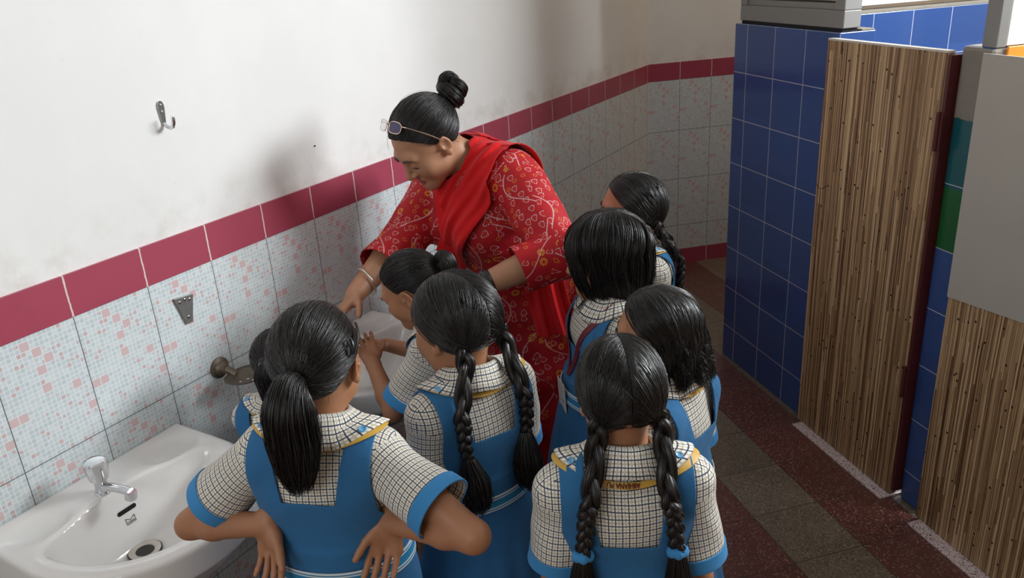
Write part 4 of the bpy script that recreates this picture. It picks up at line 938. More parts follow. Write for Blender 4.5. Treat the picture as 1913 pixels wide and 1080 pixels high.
# ---- schoolgirl -------------------------------------------------------------------------------------------------
def girl(spec):
    D = dict(CHILD); D.update(spec.get('dims', {}))
    fig = Fig(D, spec.get('lean', 0), spec.get('neckp', 8), spec.get('hyaw', 0), spec.get('hpitch', 8), spec.get('hroll', 0), spec['arms'], spec.get('twist', 0), spec.get('side', 0), spec['at'], spec['theta'])
    root, s = place(fig, spec['at'], spec['theta']); tag(root, spec['label'], 'person', 'schoolgirls in blue pinafores and plaid shirts')
    h = spec.get('h', .0035)
    make_body(fig, root, s, h, M['skin'], hands=spec.get('hands', 'LR')); shoes(fig, root, s, M['shoe'])
    UL = lambda V: (V-fig.piv)@fig.U+fig.piv          # into the upright torso frame
    rn = np.random.default_rng(spec.get('seed', 1)); p1, p2, p3 = rn.random(3)*6.28
    wr = lambda x, y, z: .0022*np.sin(38*x+9*y+17*z+p1)+.0018*np.sin(-23*x+31*y+41*z+p2)+.0014*np.sin(61*z+35*x+p3)
    # shirt
    tor = fig.torso(); SL = spec.get('sleeve', .155); ax = {}
    sh = tor.copy()
    for k in 'LR':
        d = nrm(fig.el[k]-fig.sh[k]); ax[k] = d; e = fig.sh[k]+d*(SL+.05); sh.cone(fig.sh[k]-d*.004, e, D['shr']*1.02, D['ar'][0]*1.66, .022)
    nk0 = fig.neck; nk1 = fig.hp((0, -.026, -.045)); na = nrm(nk1-nk0)
    def nd(V): q = V-nk0; t = q@na; return np.linalg.norm(q-t[:, None]*na, axis=1), t
    def armt(V, k): q = V-fig.sh[k]; t = q@ax[k]; return t, np.linalg.norm(q-t[:, None]*ax[k], axis=1)
    g_neck = lambda V: np.where(nd(V)[1] > -.05, nd(V)[0]-.050, .1)
    g_sl = {k: (lambda V, k=k: np.where(armt(V, k)[1] < .085, SL-armt(V, k)[0], .1)) for k in 'LR'}
    V, T = cloth_from(sh, h/s, .0055, [g_neck, g_sl['L'], g_sl['R'], lambda V: V[:, 2]-.70], .002, wr)
    def labels(V):
        f0 = tor.ev(V); out = np.zeros(len(V), int); best = f0+.006
        for i, k in enumerate('LR'):
            t, r = armt(V, k); f = r-D['shr']*1.05; m = (t > .012) & (f < best+.0) & (t < SL+.02); out[m] = i+1; best = np.where(m, f, best)
        return out
    def uvs(V2, T2):
        q = UL(V2); lab = labels(V2)[T2].max(1) if False else labels(V2[T2].mean(1)); N = np.cross(V2[T2[:, 1]]-V2[T2[:, 0]], V2[T2[:, 2]]-V2[T2[:, 0]])@fig.U; side = np.abs(N[:, 0]) > 1.6*np.abs(N[:, 1])
        uv = np.stack([np.where(side[:, None], q[T2][..., 1]+.33, q[T2][..., 0]), q[T2][..., 2]], -1)*s
        top = (np.abs(N[:, 2]) > 1.3*np.abs(N[:, 1])) & (np.abs(N[:, 2]) > 1.3*np.abs(N[:, 0])); uv[top] = np.stack([q[T2][top][..., 0], q[T2][top][..., 1]+1.0], -1)*s
        for i, k in enumerate('LR'):
            m = lab == i+1; P = V2[T2[m]]-fig.sh[k]; t = P@ax[k]; e1 = nrm(np.cross(ax[k], fig.U@np.array((0, 1.0, 0)))); e2 = np.cross(ax[k], e1)
            a = np.arctan2(P@e2, P@e1); a = np.where(a-a[:, :1] > PI, a-2*PI, np.where(a-a[:, :1] < -PI, a+2*PI, a)); uv[m] = np.stack([a*.062, t], -1)*s
        return uv.reshape(-1, 2)
    shirt = finish('shirt', V, T, .0022, s, M['plaid'], root, uvs)
    # sleeve bands
    for k in 'LR':
        V, T = cloth_from(sh, h/s, .008, [lambda V: .085-armt(V, k)[1], lambda V: armt(V, k)[0]-(SL-.026), lambda V: SL+.001-armt(V, k)[0]], .002, wr)
        finish('sleeve_band', V, T, .0035, s, M['cuff'], shirt)
    # collar: a stand round the neck folded over into a leaf
    cr = spec.get('collar', .086); na_ = 72; prof = [(.0485, -.030), (.0495, .036), (.0510, .046), (.0545, .050), (.0580, .047), (.062, .030), (.067, .014), (.0735, -.002)]
    e1 = fig.U@np.array((1.0, 0, 0)); e2 = fig.U@np.array((0, 1.0, 0)); e1 = nrm(e1-na*np.dot(e1, na)); e2 = nrm(np.cross(na, e1))
    V = np.zeros((na_, len(prof), 3)); UVc = np.zeros((na_, len(prof), 2))
    for i in range(na_):
        a = -PI+.13+(2*PI-.26)*i/(na_-1); fr = np.clip((abs(a)-.55)/1.7, 0, 1)      # a = 0 at the back
        for j, (r_, t_) in enumerate(prof):
            ext = max(0, j-4)/3; r2 = r_+ext*.022*fr; t2 = t_-ext*(.022*fr+.004*math.sin(a*3+p1))-.012*fr*(j > 0)
            q = nk0+(e1*math.sin(a)-e2*math.cos(a))*r2+na*t2
            if j > 4:
                for _ in range(5):
                    f = sh.ev([q])[0]-.0155-.0012*ext
                    if f > 0: break
                    q = q+((e1*math.sin(a)-e2*math.cos(a))*.6+na*.8)*(-f)
            V[i, j] = q; UVc[i, j] = (a*.066*s, (j*.014 if j > 3 else -j*.02)*s)
    n = len(prof); Q = np.array([(i*n+j, i*n+j+1, (i+1)*n+j+1, (i+1)*n+j) for i in range(na_-1) for j in range(n-1)]); T = tri(Q); Nn = len(V.reshape(-1, 3)); V2, T2 = solidify(V.reshape(-1, 3), T, -.0025)
    cu = UVc.reshape(-1, 2)[T2 % Nn].reshape(-1, 2); mesh_obj('collar', V2*s, T2, M['plaid'], shirt, cu)
    # pinafore: bib, straps and flared skirt in one cloth
    dr = fig.torso(); hem = spec.get('hem', .36); zw = D['waist'][0]-.015; pp = rn.random()*6.28; fl = spec.get('flare', .62)
    def skirt(x, y, z):
        t = np.clip((zw-z)/(zw-hem), 0, 1); a = (.094+.118*fl*t**.8); b = (.073+.095*fl*t**.85); th = np.arctan2(y, x); w = 1+.045*t*np.sin(13*th+pp)+.02*t*np.sin(5*th+2*pp); q = np.sqrt((x/a)**2+(y/b)**2)/w
        return np.maximum(np.maximum((q-1)*b, z-zw-.03), hem-.03-z)
    dr._add(skirt, (-.26, -.22, hem-.03), (.26, .22, zw+.03), .03, 'u')
    zb, zf = spec.get('neckline', (.908, .88)); 
    def g_neckl(V):
        q = UL(V); z0 = np.where(q[:, 1] < 0, zb, zf); inn = .049+(.071-.049)*np.clip((q[:, 2]-z0)/.12, 0, 1); return np.maximum(z0-q[:, 2], np.abs(q[:, 0])-inn)
    def g_arm(V):
        q = UL(V); o = .113+.05*np.clip((.885-q[:, 2])/.05, 0, 1)**1.5; return np.maximum(.835-q[:, 2], o-np.abs(q[:, 0]))
    wr2 = lambda x, y, z: .0028*np.sin(27*x+11*y+19*z+p2)+.0020*np.sin(-33*x+21*y+9*z+p3)
    V, T = cloth_from(dr, max(h, .0032)/s, .0165, [lambda V: V[:, 2]-hem, g_neckl, g_arm], .003, wr2)
    pin = finish('pinafore', V, T, .003, s, M['dress'], root)
    # strap buttons
    for sg in (-1, 1):
        q = fig.up((sg*.091, -.035, 1.02)); gdir = None
        for _ in range(14):
            f = dr.ev([q])[0]-.0195; e = .002; gr = np.array([(dr.ev([q+np.eye(3)[i]*e])[0]-dr.ev([q-np.eye(3)[i]*e])[0])/(2*e) for i in range(3)]); q = q-nrm(gr)*f
        mb = MB(); mb.lathe([(.0075, -.002), (.008, .0005), (.0065, .0022), (.005, .0012), (.0003, .0012)], q*s, 18, gr); b = mb.build('button', M['button'], pin, smooth=True)
    # belt
    bw = .0165
    def bz(V): return (V-fig.up((0, 0, D['waist'][0]-.012)))@nrm(fig.U[:, 2]+np.array((0, 0, 1.0)))
    V, T = cloth_from(dr, max(h, .0035)/s, .0225, [lambda V: bw-bz(V), lambda V: bw+bz(V)], .003)
    def uvb(V2, T2):
        a = np.arctan2(V2[:, 0], V2[:, 1])[T2]; v = ((bz(V2)+bw)/(2*bw))[T2]; return np.stack([a, v], -1).reshape(-1, 2)
    belt = finish('belt', V, T, .003, s, M['belt'], root, uvb)
    # buckle: a rounded frame on the belt
    ba = math.radians(spec.get('buckle', 0)); dirb = np.array((math.sin(ba), math.cos(ba), 0)); q = fig.up((0, 0, D['waist'][0]-.012)); 
    for r_ in np.arange(.05, .3, .001):
        if dr.ev([q+dirb*r_])[0] > .0245: break
    q = q+dirb*r_; tx = np.array((dirb[1], -dirb[0], 0)); zz = np.array((0, 0, 1.0)); ts = np.linspace(0, 2*PI, 25); P = [q+tx*.0125*np.sign(math.cos(t))*abs(math.cos(t))**.5+zz*.021*np.sign(math.sin(t))*abs(math.sin(t))**.5 for t in ts]
    mb = MB(); mb.tube(np.array(P)*s, .0026*s, 8); mb.tube(np.array([q+zz*.02, q-zz*.02])*s, .0018*s, 8); b = mb.build('buckle', M['button'], belt, smooth=True)
    # ribbon of the identity card
    rc, wd_ = cr+.001, spec.get('ribw', .011); rm = spec.get('ribbon', 'yellow')
    gB = [lambda V: np.where(nd(V)[1] > -.11, 1, -1)*1.0]
    def g_r(V):
        q = UL(V); r, t_ = nd(V); qq = r*.55-t_; q0 = .0735*.55+.002+spec.get('ribq', .001); backr = np.minimum(qq-(q0-wd_*.5), q0+wd_*.5-qq); xc = .085*np.clip((q[:, 2]-.80)/.19, 0, 1); front = np.minimum(wd_*.5-np.abs(np.abs(q[:, 0])-xc), q[:, 2]-.80); return np.where(q[:, 1] < .012, np.where(q[:, 2] > .90, backr, -.02), front)
    V, T = cloth_from(dr, h/s, .0185, [g_r], .0015)
    lan = finish('lanyard', V, T, .0012, s, M[rm], root)
    if spec.get('ribtext'):
        # the school name woven in the ribbon, reading upside down from behind
        tc = bpy.data.curves.new('ribbon_lettering', 'FONT'); tc.body = spec['ribtext']; tc.size = .0128; tc.align_x = 'CENTER'; tc.align_y = 'CENTER'; tc.extrude = .0003; tc.offset = .0004
        to = bpy.data.objects.new('tmp', tc); COL.objects.link(to); dg = bpy.context.evaluated_depsgraph_get(); me = bpy.data.meshes.new_from_object(to.evaluated_get(dg)); bpy.data.objects.remove(to)
        co = np.empty(len(me.vertices)*3); me.vertices.foreach_get('co', co); co = co.reshape(-1, 3)/s; e1 = fig.U@np.array((1.0, 0, 0)); e2 = fig.U@np.array((0, 1.0, 0)); cen = nk0-na*.03
        out = []; q0 = .0735*.55+.002+spec.get('ribq', .001); e1 = nrm(fig.U[:, 0]-na*np.dot(fig.U[:, 0], na)); e2 = np.cross(na, e1)
        for x, y, z in co:
            a = -x/.088+spec.get('ribshift', 0); rad_ = e1*math.sin(a)-e2*math.cos(a); best = None
            # find the point of the ribbon surface on this meridian at the wanted place across the band
            for t_ in np.arange(.0, -.09, -.0015):
                r_ = (q0+y+t_)/.55
                if r_ < .05: break
                f = dr.ev([nk0+rad_*r_+na*t_])[0]-.0200-z
                if best is None or abs(f) < best[0]: best = (abs(f), r_, t_, f)
            q = nk0+rad_*best[1]+na*best[2]; q = q-nrm(rad_*.6+na*.8)*best[3]; out.append(q*s)
        me.vertices.foreach_set('co', np.array(out).ravel()); me.materials.clear(); me.materials.append(M['ink']); to = bpy.data.objects.new('lettering', me); COL.objects.link(to); to.parent = lan
    # identity card at the ribbon's end
    if spec.get('card'):
        q = fig.up((0, .15, .80)); 
        for y in np.arange(.06, .25, .001):
            q = fig.up((0, y, .775))
            if dr.ev([q])[0] > .024: break
        mb = MB(); e = np.array((.030, 0, 0)); mb.box((q-e-np.array((0, 0, .075)))*s, e*2*s, np.array((0, .002, 0))*s, np.array((0, .004, .085))*s); c_ = mb.build('identity_card', M['card'], lan, bevel=.001)
    # ---------------- hair
    hh = Hair(); cap(hh, fig); st = spec['hair']; dens = spec.get('dens', 1.0); N = lambda n: int(n*dens)
    rr_ = .0008
    bk = lambda x, z, o=.03: back_pt(fig, dr, x, z, o)
    if st in ('pony', 'bunch'):
        tie = nrm(spec.get('tie', (0, -1, -.12))); comb(hh, fig, starts_hairline(N(1500), -PI*.62, PI*.62), tie, r=rr_, spread=.07); comb(hh, fig, starts_hairline(N(600), PI*.55, PI*1.45), tie, r=rr_, spread=.07); comb(hh, fig, starts_any(N(900)), tie, r=rr_, spread=.07)
        tp = hmap(fig, tie[None], np.array([.012]))[0]; out = fig.H@tie; tail = spec['tail'](fig, tp, out); bundle(hh, tail, spec.get('tailr', [.012, .026, .034, .034, .028, .012]), N(900), r=rr_, wav=spec.get('tailw', .004), uneven=.22)
        ring('hair_tie', tp+out*.012, out, .0125, .005, M[spec.get('tiemat', 'dark')], None, s)
        tieo = bpy.context.scene.objects[-1] if False else None
    if st == 'braids':
        pt = spec.get('part', 1)
        for sg in (-1, 1):
            tie = nrm(np.array((sg*.66, -.58, -.60))); comb(hh, fig, starts_part(N(1300), sg, 40, 205), tie, r=rr_, spread=.06, endoff=.014); comb(hh, fig, starts_hairline(N(500), sg*.05, sg*1.45), tie, r=rr_, spread=.06, endoff=.014); comb(hh, fig, starts_any(N(900), lambda d: d[:, 0]*sg > .0), tie, r=rr_, spread=.06, endoff=.012)
            tp = hmap(fig, tie[None], np.array([.010]))[0]; B = spec['braid'][0 if sg < 0 else 1]; pts = [tp+fig.H@np.array((0, .006, .012))]+[tp+fig.H@(tie*.012)+np.array((0, 0, -.02))]+[bk(x, z, o) for x, z, o in B['pts']]
            braid(hh, pts, B.get('r0', .0165), B.get('r1', .0115), B.get('turns', 5)*.5)
            bundle(hh, [bk(x, z, o) for x, z, o in [B['pts'][-1]]+B['tail']], B.get('tr', [.010, .017, .024, .022, .010]), N(500), r=rr_, wav=.004, uneven=.3)
    if st == 'bob':
        L = spec.get('len', .10); wv = spec.get('wave', 0); px = spec.get('px', 0.0); ear = spec.get('tuck', False)
        for sg in (-1, 1):
            n = N(1900); u = RNG.random(n)**.85; a = np.radians(46+u*120); d0 = np.stack([np.full(n, px)+sg*np.abs(RNG.normal(.01, .02, n)), np.cos(a), np.sin(a)], -1); d0 /= np.linalg.norm(d0, axis=1)[:, None]
            az = sg*np.radians(spec.get('az0', 58)+u*(186-spec.get('az0', 58))+RNG.normal(0, 7, n)); d1 = dirv(az, np.radians(RNG.normal(-8, 4, n))); t = np.linspace(0, 1, 12)[None, :, None]; lay = RNG.random((n, 1)); d = slerp(d0, d1, t)
            off = .001+(.003+spec.get('vol', .009)*lay)*np.sin(t[..., 0]*PI*.55)**.8; clump = (np.floor(np.abs(az)*7+np.floor(u*3)*5)).astype(int); ck = RNG.normal(0, spec.get('mess', .0022), 64)[clump % 64][:, None]*np.sin(t[..., 0]*PI*.6)**2; off = off+ck; P = (HC+HR*d+d*off[..., None])
            k = 12; tt = np.linspace(0, 1, k+1)[None, 1:]; ln = L*(.8+.35*RNG.random((n, 1)))*(1-.25*np.clip(1-np.abs(az)/PI*1.6, 0, 1))[:, None]; e = P[:, -1:]; dr_ = nrm_rows(np.stack([d1[:, 0], d1[:, 1], np.zeros(n)], -1)); ph = RNG.random((n, 1))*1.2+np.floor(np.abs(az)*5)[:, None]*1.9
            cin = spec.get('curlin', -.30); rad_ = cin*tt**2*ln+wv*np.sin(tt*9+ph)*tt; lat = wv*.8*np.cos(tt*8+ph)*tt+.004*np.sin(tt*6+ph*3); side = np.stack([-dr_[:, 1], dr_[:, 0], np.zeros(n)], -1)
            Fp = e+dr_[:, None]*rad_[..., None]+side[:, None]*lat[..., None]-np.array((0, 0, 1.0))*(tt*ln)[..., None]
            if ear:
                m = (np.abs(az) < math.radians(100))[:, None, None]; Fp = np.where(m, Fp+np.array((0, -1.0, 0))*(np.abs(np.radians(100)-np.abs(az))[:, None]*.07*tt)[..., None], Fp)
            P = np.concatenate([P, Fp], 1); hh.strands(fig.hc+(P*fig.hs)@fig.H.T, rr_*1.05, taper=.35)
        # inner fill so that the neck does not show through
        d = np.radians(np.linspace(95, 265, 30)); V = []; 
        for z_, k_ in ((-.02, 1.0), (-.06, .98), (-.02-L*.55, .93), (-.02-L*.8, .86)):
            for a in d: V.append(fig.hc+fig.H@((HC+np.array((HR[0]*math.sin(a)*k_*1.0, HR[1]*math.cos(a)*k_*1.0, z_-.01)))*fig.hs))
        n = 30; Q = [(i*n+j, i*n+j+1, (i+1)*n+j+1, (i+1)*n+j) for i in range(3) for j in range(n-1)]; hh.add(np.array(V), np.array(Q))
    # flyaway hairs
    fl_ = starts_any(N(70)); hh_p = slerp(fl_, nrm_rows(fl_+RNG.normal(0, .5, fl_.shape)+np.array((0, -.3, -.3))), np.linspace(0, 1, 9)[None, :, None]); hh.strands(hmap(fig, nrm_rows3(hh_p), .004+.012*np.linspace(0, 1, 9)[None]*RNG.random((len(fl_), 1))), .00028)
    hair = hh.build('hair', root, s)
    for o in list(COL.objects):
        if o.name.startswith('hair_tie') and o.parent is None: o.parent = hair
    if st == 'braids':
        for i in (0, 1):
            B = spec['braid'][i]
            if B.get('tie'):
                x, z, o_ = B['pts'][-1]; ring('hair_tie', bk(x, z, o_), (0, .25, 1), .0105, .0085, M[B['tie']], hair, s, lumps=.15, fl=1.2)
    for cl in spec.get('clips', []):
        dd = nrm(cl['d']); d2 = nrm(cl['e']); P = [hmap(fig, nrm(dd*(1-t)+d2*t)[None], np.array([.0125+.004*math.sin(PI*t)]))[0]*s for t in np.linspace(0, 1, 9)]; Q = [hmap(fig, nrm(nrm(dd+np.array(cl['w']))*(1-t)+d2*t)[None], np.array([.0125+.004*math.sin(PI*t)]))[0]*s for t in np.linspace(0, 1, 9)]
        mb = MB(); mb.tube(P, .0021*s, 8); mb.tube(Q, .0021*s, 8); mb.build('hair_clip', M[cl.get('m', 'dark')], hair, smooth=True)
    return root, fig, s
def nrm_rows(A): return A/(np.linalg.norm(A, axis=-1)[..., None]+1e-12)
nrm_rows3 = nrm_rows
def back_pt(fig, dr, x, z, o):
    """a point o outside the clothing at (x, z) of the upright torso frame, on the back"""
    y = -.30
    for y in np.arange(-.30, .05, .004):
        if dr.ev([fig.up((x, y, z))])[0] < o+.0135: break
    return fig.up((x, y, z))

def hang(k, o=.07, f=.0, ff=.18, **kw):
    g = -1 if k == 'L' else 1; d = dict(up=(g*o, f, -1), fore=(g*.02, ff, -1), palm=(-g, .1, 0), curl=.45); d.update(kw); return d
def tail_down(length, out0=.035, dx=0.0, fwd=0.0):
    def fn(fig, tp, out):
        s = fig.H@np.array((1.0, 0, 0)); q = [tp-out*.004, tp+out*out0*.6+np.array((0, 0, .006)), tp+out*out0+np.array((0, 0, -.025))+s*dx*.2]
        for t in (.35, .7, 1.0): q.append(tp+out*(out0*(1.0-.25*t))+np.array((0, 0, -.02-length*t))+s*dx*t)
        return q
    return fn
GIRLS = []
A = dict(L=dict(up=(-.74, -.22, -.62), fore=(.86, -.10, -.40), palm=(-.35, -1, 0), fdir=(.10, -.30, -1), curl=.30, wt=(.692, .828, .902), pole=(-.953, -.168, -.25), wpole=True), R=dict(up=(.76, -.26, -.60), fore=(-.95, -.16, -.22), palm=(0, -1, .05), fdir=(-.16, -.34, -.93), curl=.28, thumb=.5, wt=(.897, .936, .902), pole=(.96, -.02, .28), wpole=True))
GIRLS.append(dict(dims=dict(ua=.222), at=(.745, .97, 1.19), theta=-20, hyaw=-4, hpitch=6, arms=A, hair='pony', tail=tail_down(.165, .04, -.01), tailr=[.013, .030, .043, .044, .034, .012], tie=(0, -1, -.22), seed=3, h=.0028, buckle=0, dens=1.25, sleeve=.150,
    clips=[dict(d=(.86, .05, .38), e=(.93, -.30, .05), w=(.0, .14, .10)), dict(d=(.90, -.26, .33), e=(.94, -.36, .08), w=(0, -.13, .03))],
    label='schoolgirl in front with black ponytail, hair clips and hands on hips beside the near sink'))
GIRLS.append(dict(at=(.294, 1.269, .949), theta=-14, lean=2, neckp=4, hyaw=-10, hpitch=26, arms=dict(L=dict(up=(-.12, .5, -.8), fore=(.1, 1, -.2), palm=(0, .2, -1)), R=dict(up=(.12, .5, -.8), fore=(-.1, 1, -.2), palm=(0, .2, -1))), hair='pony', tail=tail_down(.12, .03), tailr=[.012, .024, .030, .026, .02, .01], tie=(0.1, -1, -.25), flare=.45, seed=5, h=.004, dens=.7, sleeve=.13,
    label='mostly hidden schoolgirl squeezed by the tiled wall behind the girl with hands on hips'))
GIRLS.append(dict(at=(.475, 1.60, 1.055), theta=-100, lean=8, hyaw=-6, hpitch=30, neckp=20, arms=dict(L=dict(up=(-.16, .62, -.62), fore=(.30, 1.0, -.10), palm=(.3, 0, -1), curl=.3, wt=(.36, 1.535, .845), pole=(-.6, 0, -1)), R=dict(up=(.16, .62, -.62), fore=(-.30, 1.0, -.10), palm=(-.3, 0, -1), curl=.3, wt=(.31, 1.66, .83), pole=(.6, 0, -1))), hair='pony', tail=tail_down(.14, .035), tailr=[.012, .022, .028, .026, .02, .01], tie=(0, -1, .05), seed=8, h=.0035, sleeve=.165,
    label='schoolgirl washing her hands at the far sink, hair pulled back, bending forward'))
Dp = dict(pts=[(-.074, .99, .022), (-.078, .955, .020), (-.077, .92, .020), (-.074, .89, .020)], tail=[(-.070, .85, .026), (-.066, .80, .030), (-.064, .755, .03)], turns=5, r0=.0185, r1=.013, tr=[.010, .022, .032, .030, .012])
def mirror(b, **kw): c = dict(b); c['pts'] = [(-x, z, o) for x, z, o in b['pts']]; c['tail'] = [(-x, z, o) for x, z, o in b['tail']]; c.update(kw); return c
GIRLS.append(dict(dims=dict(hs=.95), at=(.832, 1.288, 1.145), theta=-66, hyaw=-14, hpitch=12, arms=dict(L=hang('L', .08, .05), R=hang('R', .10, .15, .35)), hair='braids', braid=[Dp, mirror(Dp, turns=5)], seed=9, h=.003, buckle=118, dens=1.15,
    label='schoolgirl in the middle with two plaits ending in loose brushes, next to hands-on-hips girl'))
GIRLS.append(dict(dims=dict(hs=.92), vol=.015, mess=.005, flare=.8, at=(.96, 1.79, 1.149), theta=-134, lean=-5, neckp=2, hyaw=18, hpitch=8, arms=dict(L=hang('L', .07, -.02, .05), R=hang('R', .07)), hair='bob', len=.13, az0=6, seed=12, h=.0032, ribbon='ribbonred', ribw=.018, card=True, buckle=0, dens=1.1, curlin=-.25,
    label='schoolgirl with shaggy short bob, maroon ribbon and identity card, behind the front plaited girl'))
Fp = dict(pts=[(-.066, .985, .024), (-.072, .945, .022), (-.074, .90, .02)], tail=[(-.072, .87, .022), (-.07, .83, .022), (-.07, .80, .02)], turns=5, r0=.0175, r1=.012)
GIRLS.append(dict(dims=dict(hs=.92), at=(.866, 2.19, 1.145), theta=-120, hyaw=2, hpitch=2, arms=dict(L=hang('L'), R=hang('R')), hair='braids', braid=[Fp, mirror(Fp)], seed=14, h=.004, dens=.9,
    label='schoolgirl farthest back, near the end wall, with plait down her back and bare forehead'))
GIRLS.append(dict(dims=dict(hs=.85), at=(1.199, 1.504, 1.098), theta=-84, hyaw=-20, hpitch=8, arms=dict(L=hang('L'), R=hang('R')), hair='bob', len=.125, wave=.013, az0=92, px=.0, tuck=True, curlin=.05, seed=17, h=.0035, dens=1.1,
    label='schoolgirl with wavy shoulder length hair tucked behind her ear, near the blue partition'))
Hp = dict(pts=[(-.064, .99, .022), (-.072, .955, .020), (-.076, .915, .018), (-.080, .875, .018)], tail=[(-.082, .82, .026), (-.078, .73, .032), (-.072, .62, .036), (-.07, .56, .03)], turns=6, r0=.0175, r1=.0135, tie='cuff', tr=[.011, .020, .029, .031, .026, .012])
GIRLS.append(dict(dims=dict(hs=.85), at=(1.26, 1.169, 1.141), theta=-30, hyaw=-6, hpitch=8, arms=dict(L=hang('L', .08, .05), R=hang('R', .12, -.02, .10)), hair='braids', braid=[Hp, mirror(Hp, turns=6)], seed=21, h=.0028, ribtext='ASHIANA PU', ribshift=-.11, ribq=.0065, ribw=.0135, dens=1.25, buckle=0, neckline=(.885, .87),
    label='schoolgirl at front right with two long plaits fastened by pale blue hair ties'))
for g in GIRLS: girl(g)

# ---------------------------------------------------------------- the woman in red
def woman():
    at, th = (.372, 1.868, 1.392), -160
    arms = dict(R=dict(up=(.2, .3, -1), fore=(0, .6, -1), palm=(-.2, -.5, -1), curl=.5, wt=(.265, 1.59, .995), pole=(.3, -.5, -.6)), L=dict(up=(-.3, 0, -1), fore=(.3, .6, -.3), palm=(.7, 0, -.6), curl=.5, wt=(.645, 1.665, 1.06), pole=(-.8, -.6, -.1)))
    D = ADULT; fig = Fig(D, 22, 26, 4, 40, 0, arms, 0, 5, at, th); root, s = place(fig, at, th)
    tag(root, 'woman in a red patterned tunic leaning over the far sink with spectacles on her hair', 'person')
    make_body(fig, root, s, .0032, M['skin2'], shut=True); shoes(fig, root, s, M['shoe'], False)
    UL = lambda V: (V-fig.piv)@fig.U+fig.piv
    nk0 = fig.neck; nk1 = fig.hp((0, -.026, -.045)); na = nrm(nk1-nk0)
    def nd(V): q = V-nk0; t = q@na; return np.linalg.norm(q-t[:, None]*na, axis=1), t
    tor = fig.torso(bust=.15); kur = tor.copy(); cut = {}
    ax = {k: nrm(fig.el[k]-fig.sh[k]) for k in 'LR'}; fx = {k: nrm(fig.wr[k]-fig.el[k]) for k in 'LR'}; FL = .125
    for k in 'LR':
        kur.cone(fig.sh[k], fig.el[k], D['shr']*1.08, D['ar'][1]*1.30, .03); kur.cone(fig.el[k], fig.el[k]+fx[k]*(FL+.06), D['ar'][1]*1.30, D['ar'][1]*1.35, .02)
        def g(V, k=k): q = V-fig.el[k]; t = q@fx[k]; r = np.linalg.norm(q-t[:, None]*fx[k], axis=1); return np.where(r < .095, FL-t, .1)
        cut[k] = g
    hem, zw = .45, .97
    def skirt(x, y, z):
        t = np.clip((zw-z)/(zw-hem), 0, 1.1); a = .158+.055*np.minimum(t*1.6, 1)+.035*t; b = .125+.040*np.minimum(t*1.6, 1)+.045*t; th_ = np.arctan2(y, x); w = 1+.03*t*np.sin(7*th_+1)+.02*t*np.sin(11*th_); q = np.sqrt((x/a)**2+((y)/b)**2)/w; return np.maximum(np.maximum((q-1)*b, z-zw-.02), hem-.03-z)
    trunk = tor.copy(); trunk._add(skirt, (-.30, -.26, hem-.03), (.30, .26, zw+.02), .05, 'u')
    kur._add(skirt, (-.30, -.26, hem-.03), (.30, .26, zw+.02), .05, 'u')
    wr = lambda x, y, z: .004*np.sin(22*x+9*y+15*z)+.003*np.sin(-17*x+25*y+31*z+1)+.002*np.sin(49*z+30*x+2)
    V, T = cloth_from(kur, .0042/s, .010, [lambda V: np.where(nd(V)[1] > -.09, nd(V)[0]-.070, .1), cut['L'], cut['R'], lambda V: V[:, 2]-hem], .003, wr)
    def uvs(V2, T2):
        q = UL(V2); C = V2[T2].mean(1); f0 = tor.ev(C); lab = np.zeros(len(T2), int); best = f0+.004
        segs = [(k, p, fig.sh[k] if p == 0 else fig.el[k], ax[k] if p == 0 else fx[k]) for k in 'LR' for p in (0, 1)]
        for i, (k, p, o, a) in enumerate(segs):
            P = C-o; t = P@a; r = np.linalg.norm(P-t[:, None]*a, axis=1)-.055; m = (t > (.02 if p == 0 else -.01)) & (r < best) & (t < .36); lab[m] = i+1; best = np.where(m, r, best)
        N = np.cross(V2[T2[:, 1]]-V2[T2[:, 0]], V2[T2[:, 2]]-V2[T2[:, 0]])@fig.U; side = np.abs(N[:, 0]) > 1.6*np.abs(N[:, 1]); uv = np.stack([np.where(side[:, None], q[T2][..., 1]+.47, q[T2][..., 0]), q[T2][..., 2]], -1)*s
        for i, (k, p, o, a) in enumerate(segs):
            m = lab == i+1; P = V2[T2[m]]-o; t = P@a+(D['ua'] if p else 0); e1 = nrm(np.cross(a, fig.U[:, 0]*.2+fig.U[:, 1])); e2 = np.cross(a, e1); b = np.arctan2(P@e2, P@e1); b = np.where(b-b[:, :1] > PI, b-2*PI, np.where(b-b[:, :1] < -PI, b+2*PI, b)); uv[m] = np.stack([b*.062+i*.7, t], -1)*s
        return uv.reshape(-1, 2)
    kurta = finish('tunic', V, T, .003, s, M['kurta'], root, uvs)
    # beaded placket down the front
    for i in range(9):
        z = 1.155-i*.020; q = None
        for y in np.arange(.08, .32, .002):
            q = fig.up((0, y, z))
            if kur.ev([q])[0] > .012: break
        mb = MB(); mb.lathe([(.0055, -.002), (.006, .001), (.004, .003), (.0005, .0036)], q*s, 8, fig.U[:, 1]); mb.build('placket_bead', M['silver'], kurta, smooth=True)
    # trousers
    lg = fig.legs(Sdf()); V, T = cloth_from(lg, .006/s, .012, [lambda V: V[:, 2]-.085, lambda V: .86-V[:, 2]], .003); finish('trousers', V, T, .003, s, M['red'], root)
    # dupatta: draped over the chest and both shoulders
    def vline(q):
        x = q[:, 0]; low = 1.055+np.where(x > .01, (x-.01)*3.2, (.01-x)*1.12)-.02*np.exp(-((x-.01)/.03)**2); return q[:, 2]-low
    def g_d(V):
        q = UL(V); fr = np.minimum(np.minimum(vline(q), .182+q[:, 0]), .088-q[:, 0]); bk_ = np.minimum(np.minimum(q[:, 2]-1.12-np.abs(q[:, 0]+.04)*.4, .185+q[:, 0]), .125-q[:, 0]); return np.where(q[:, 1] > -.02, fr, bk_)
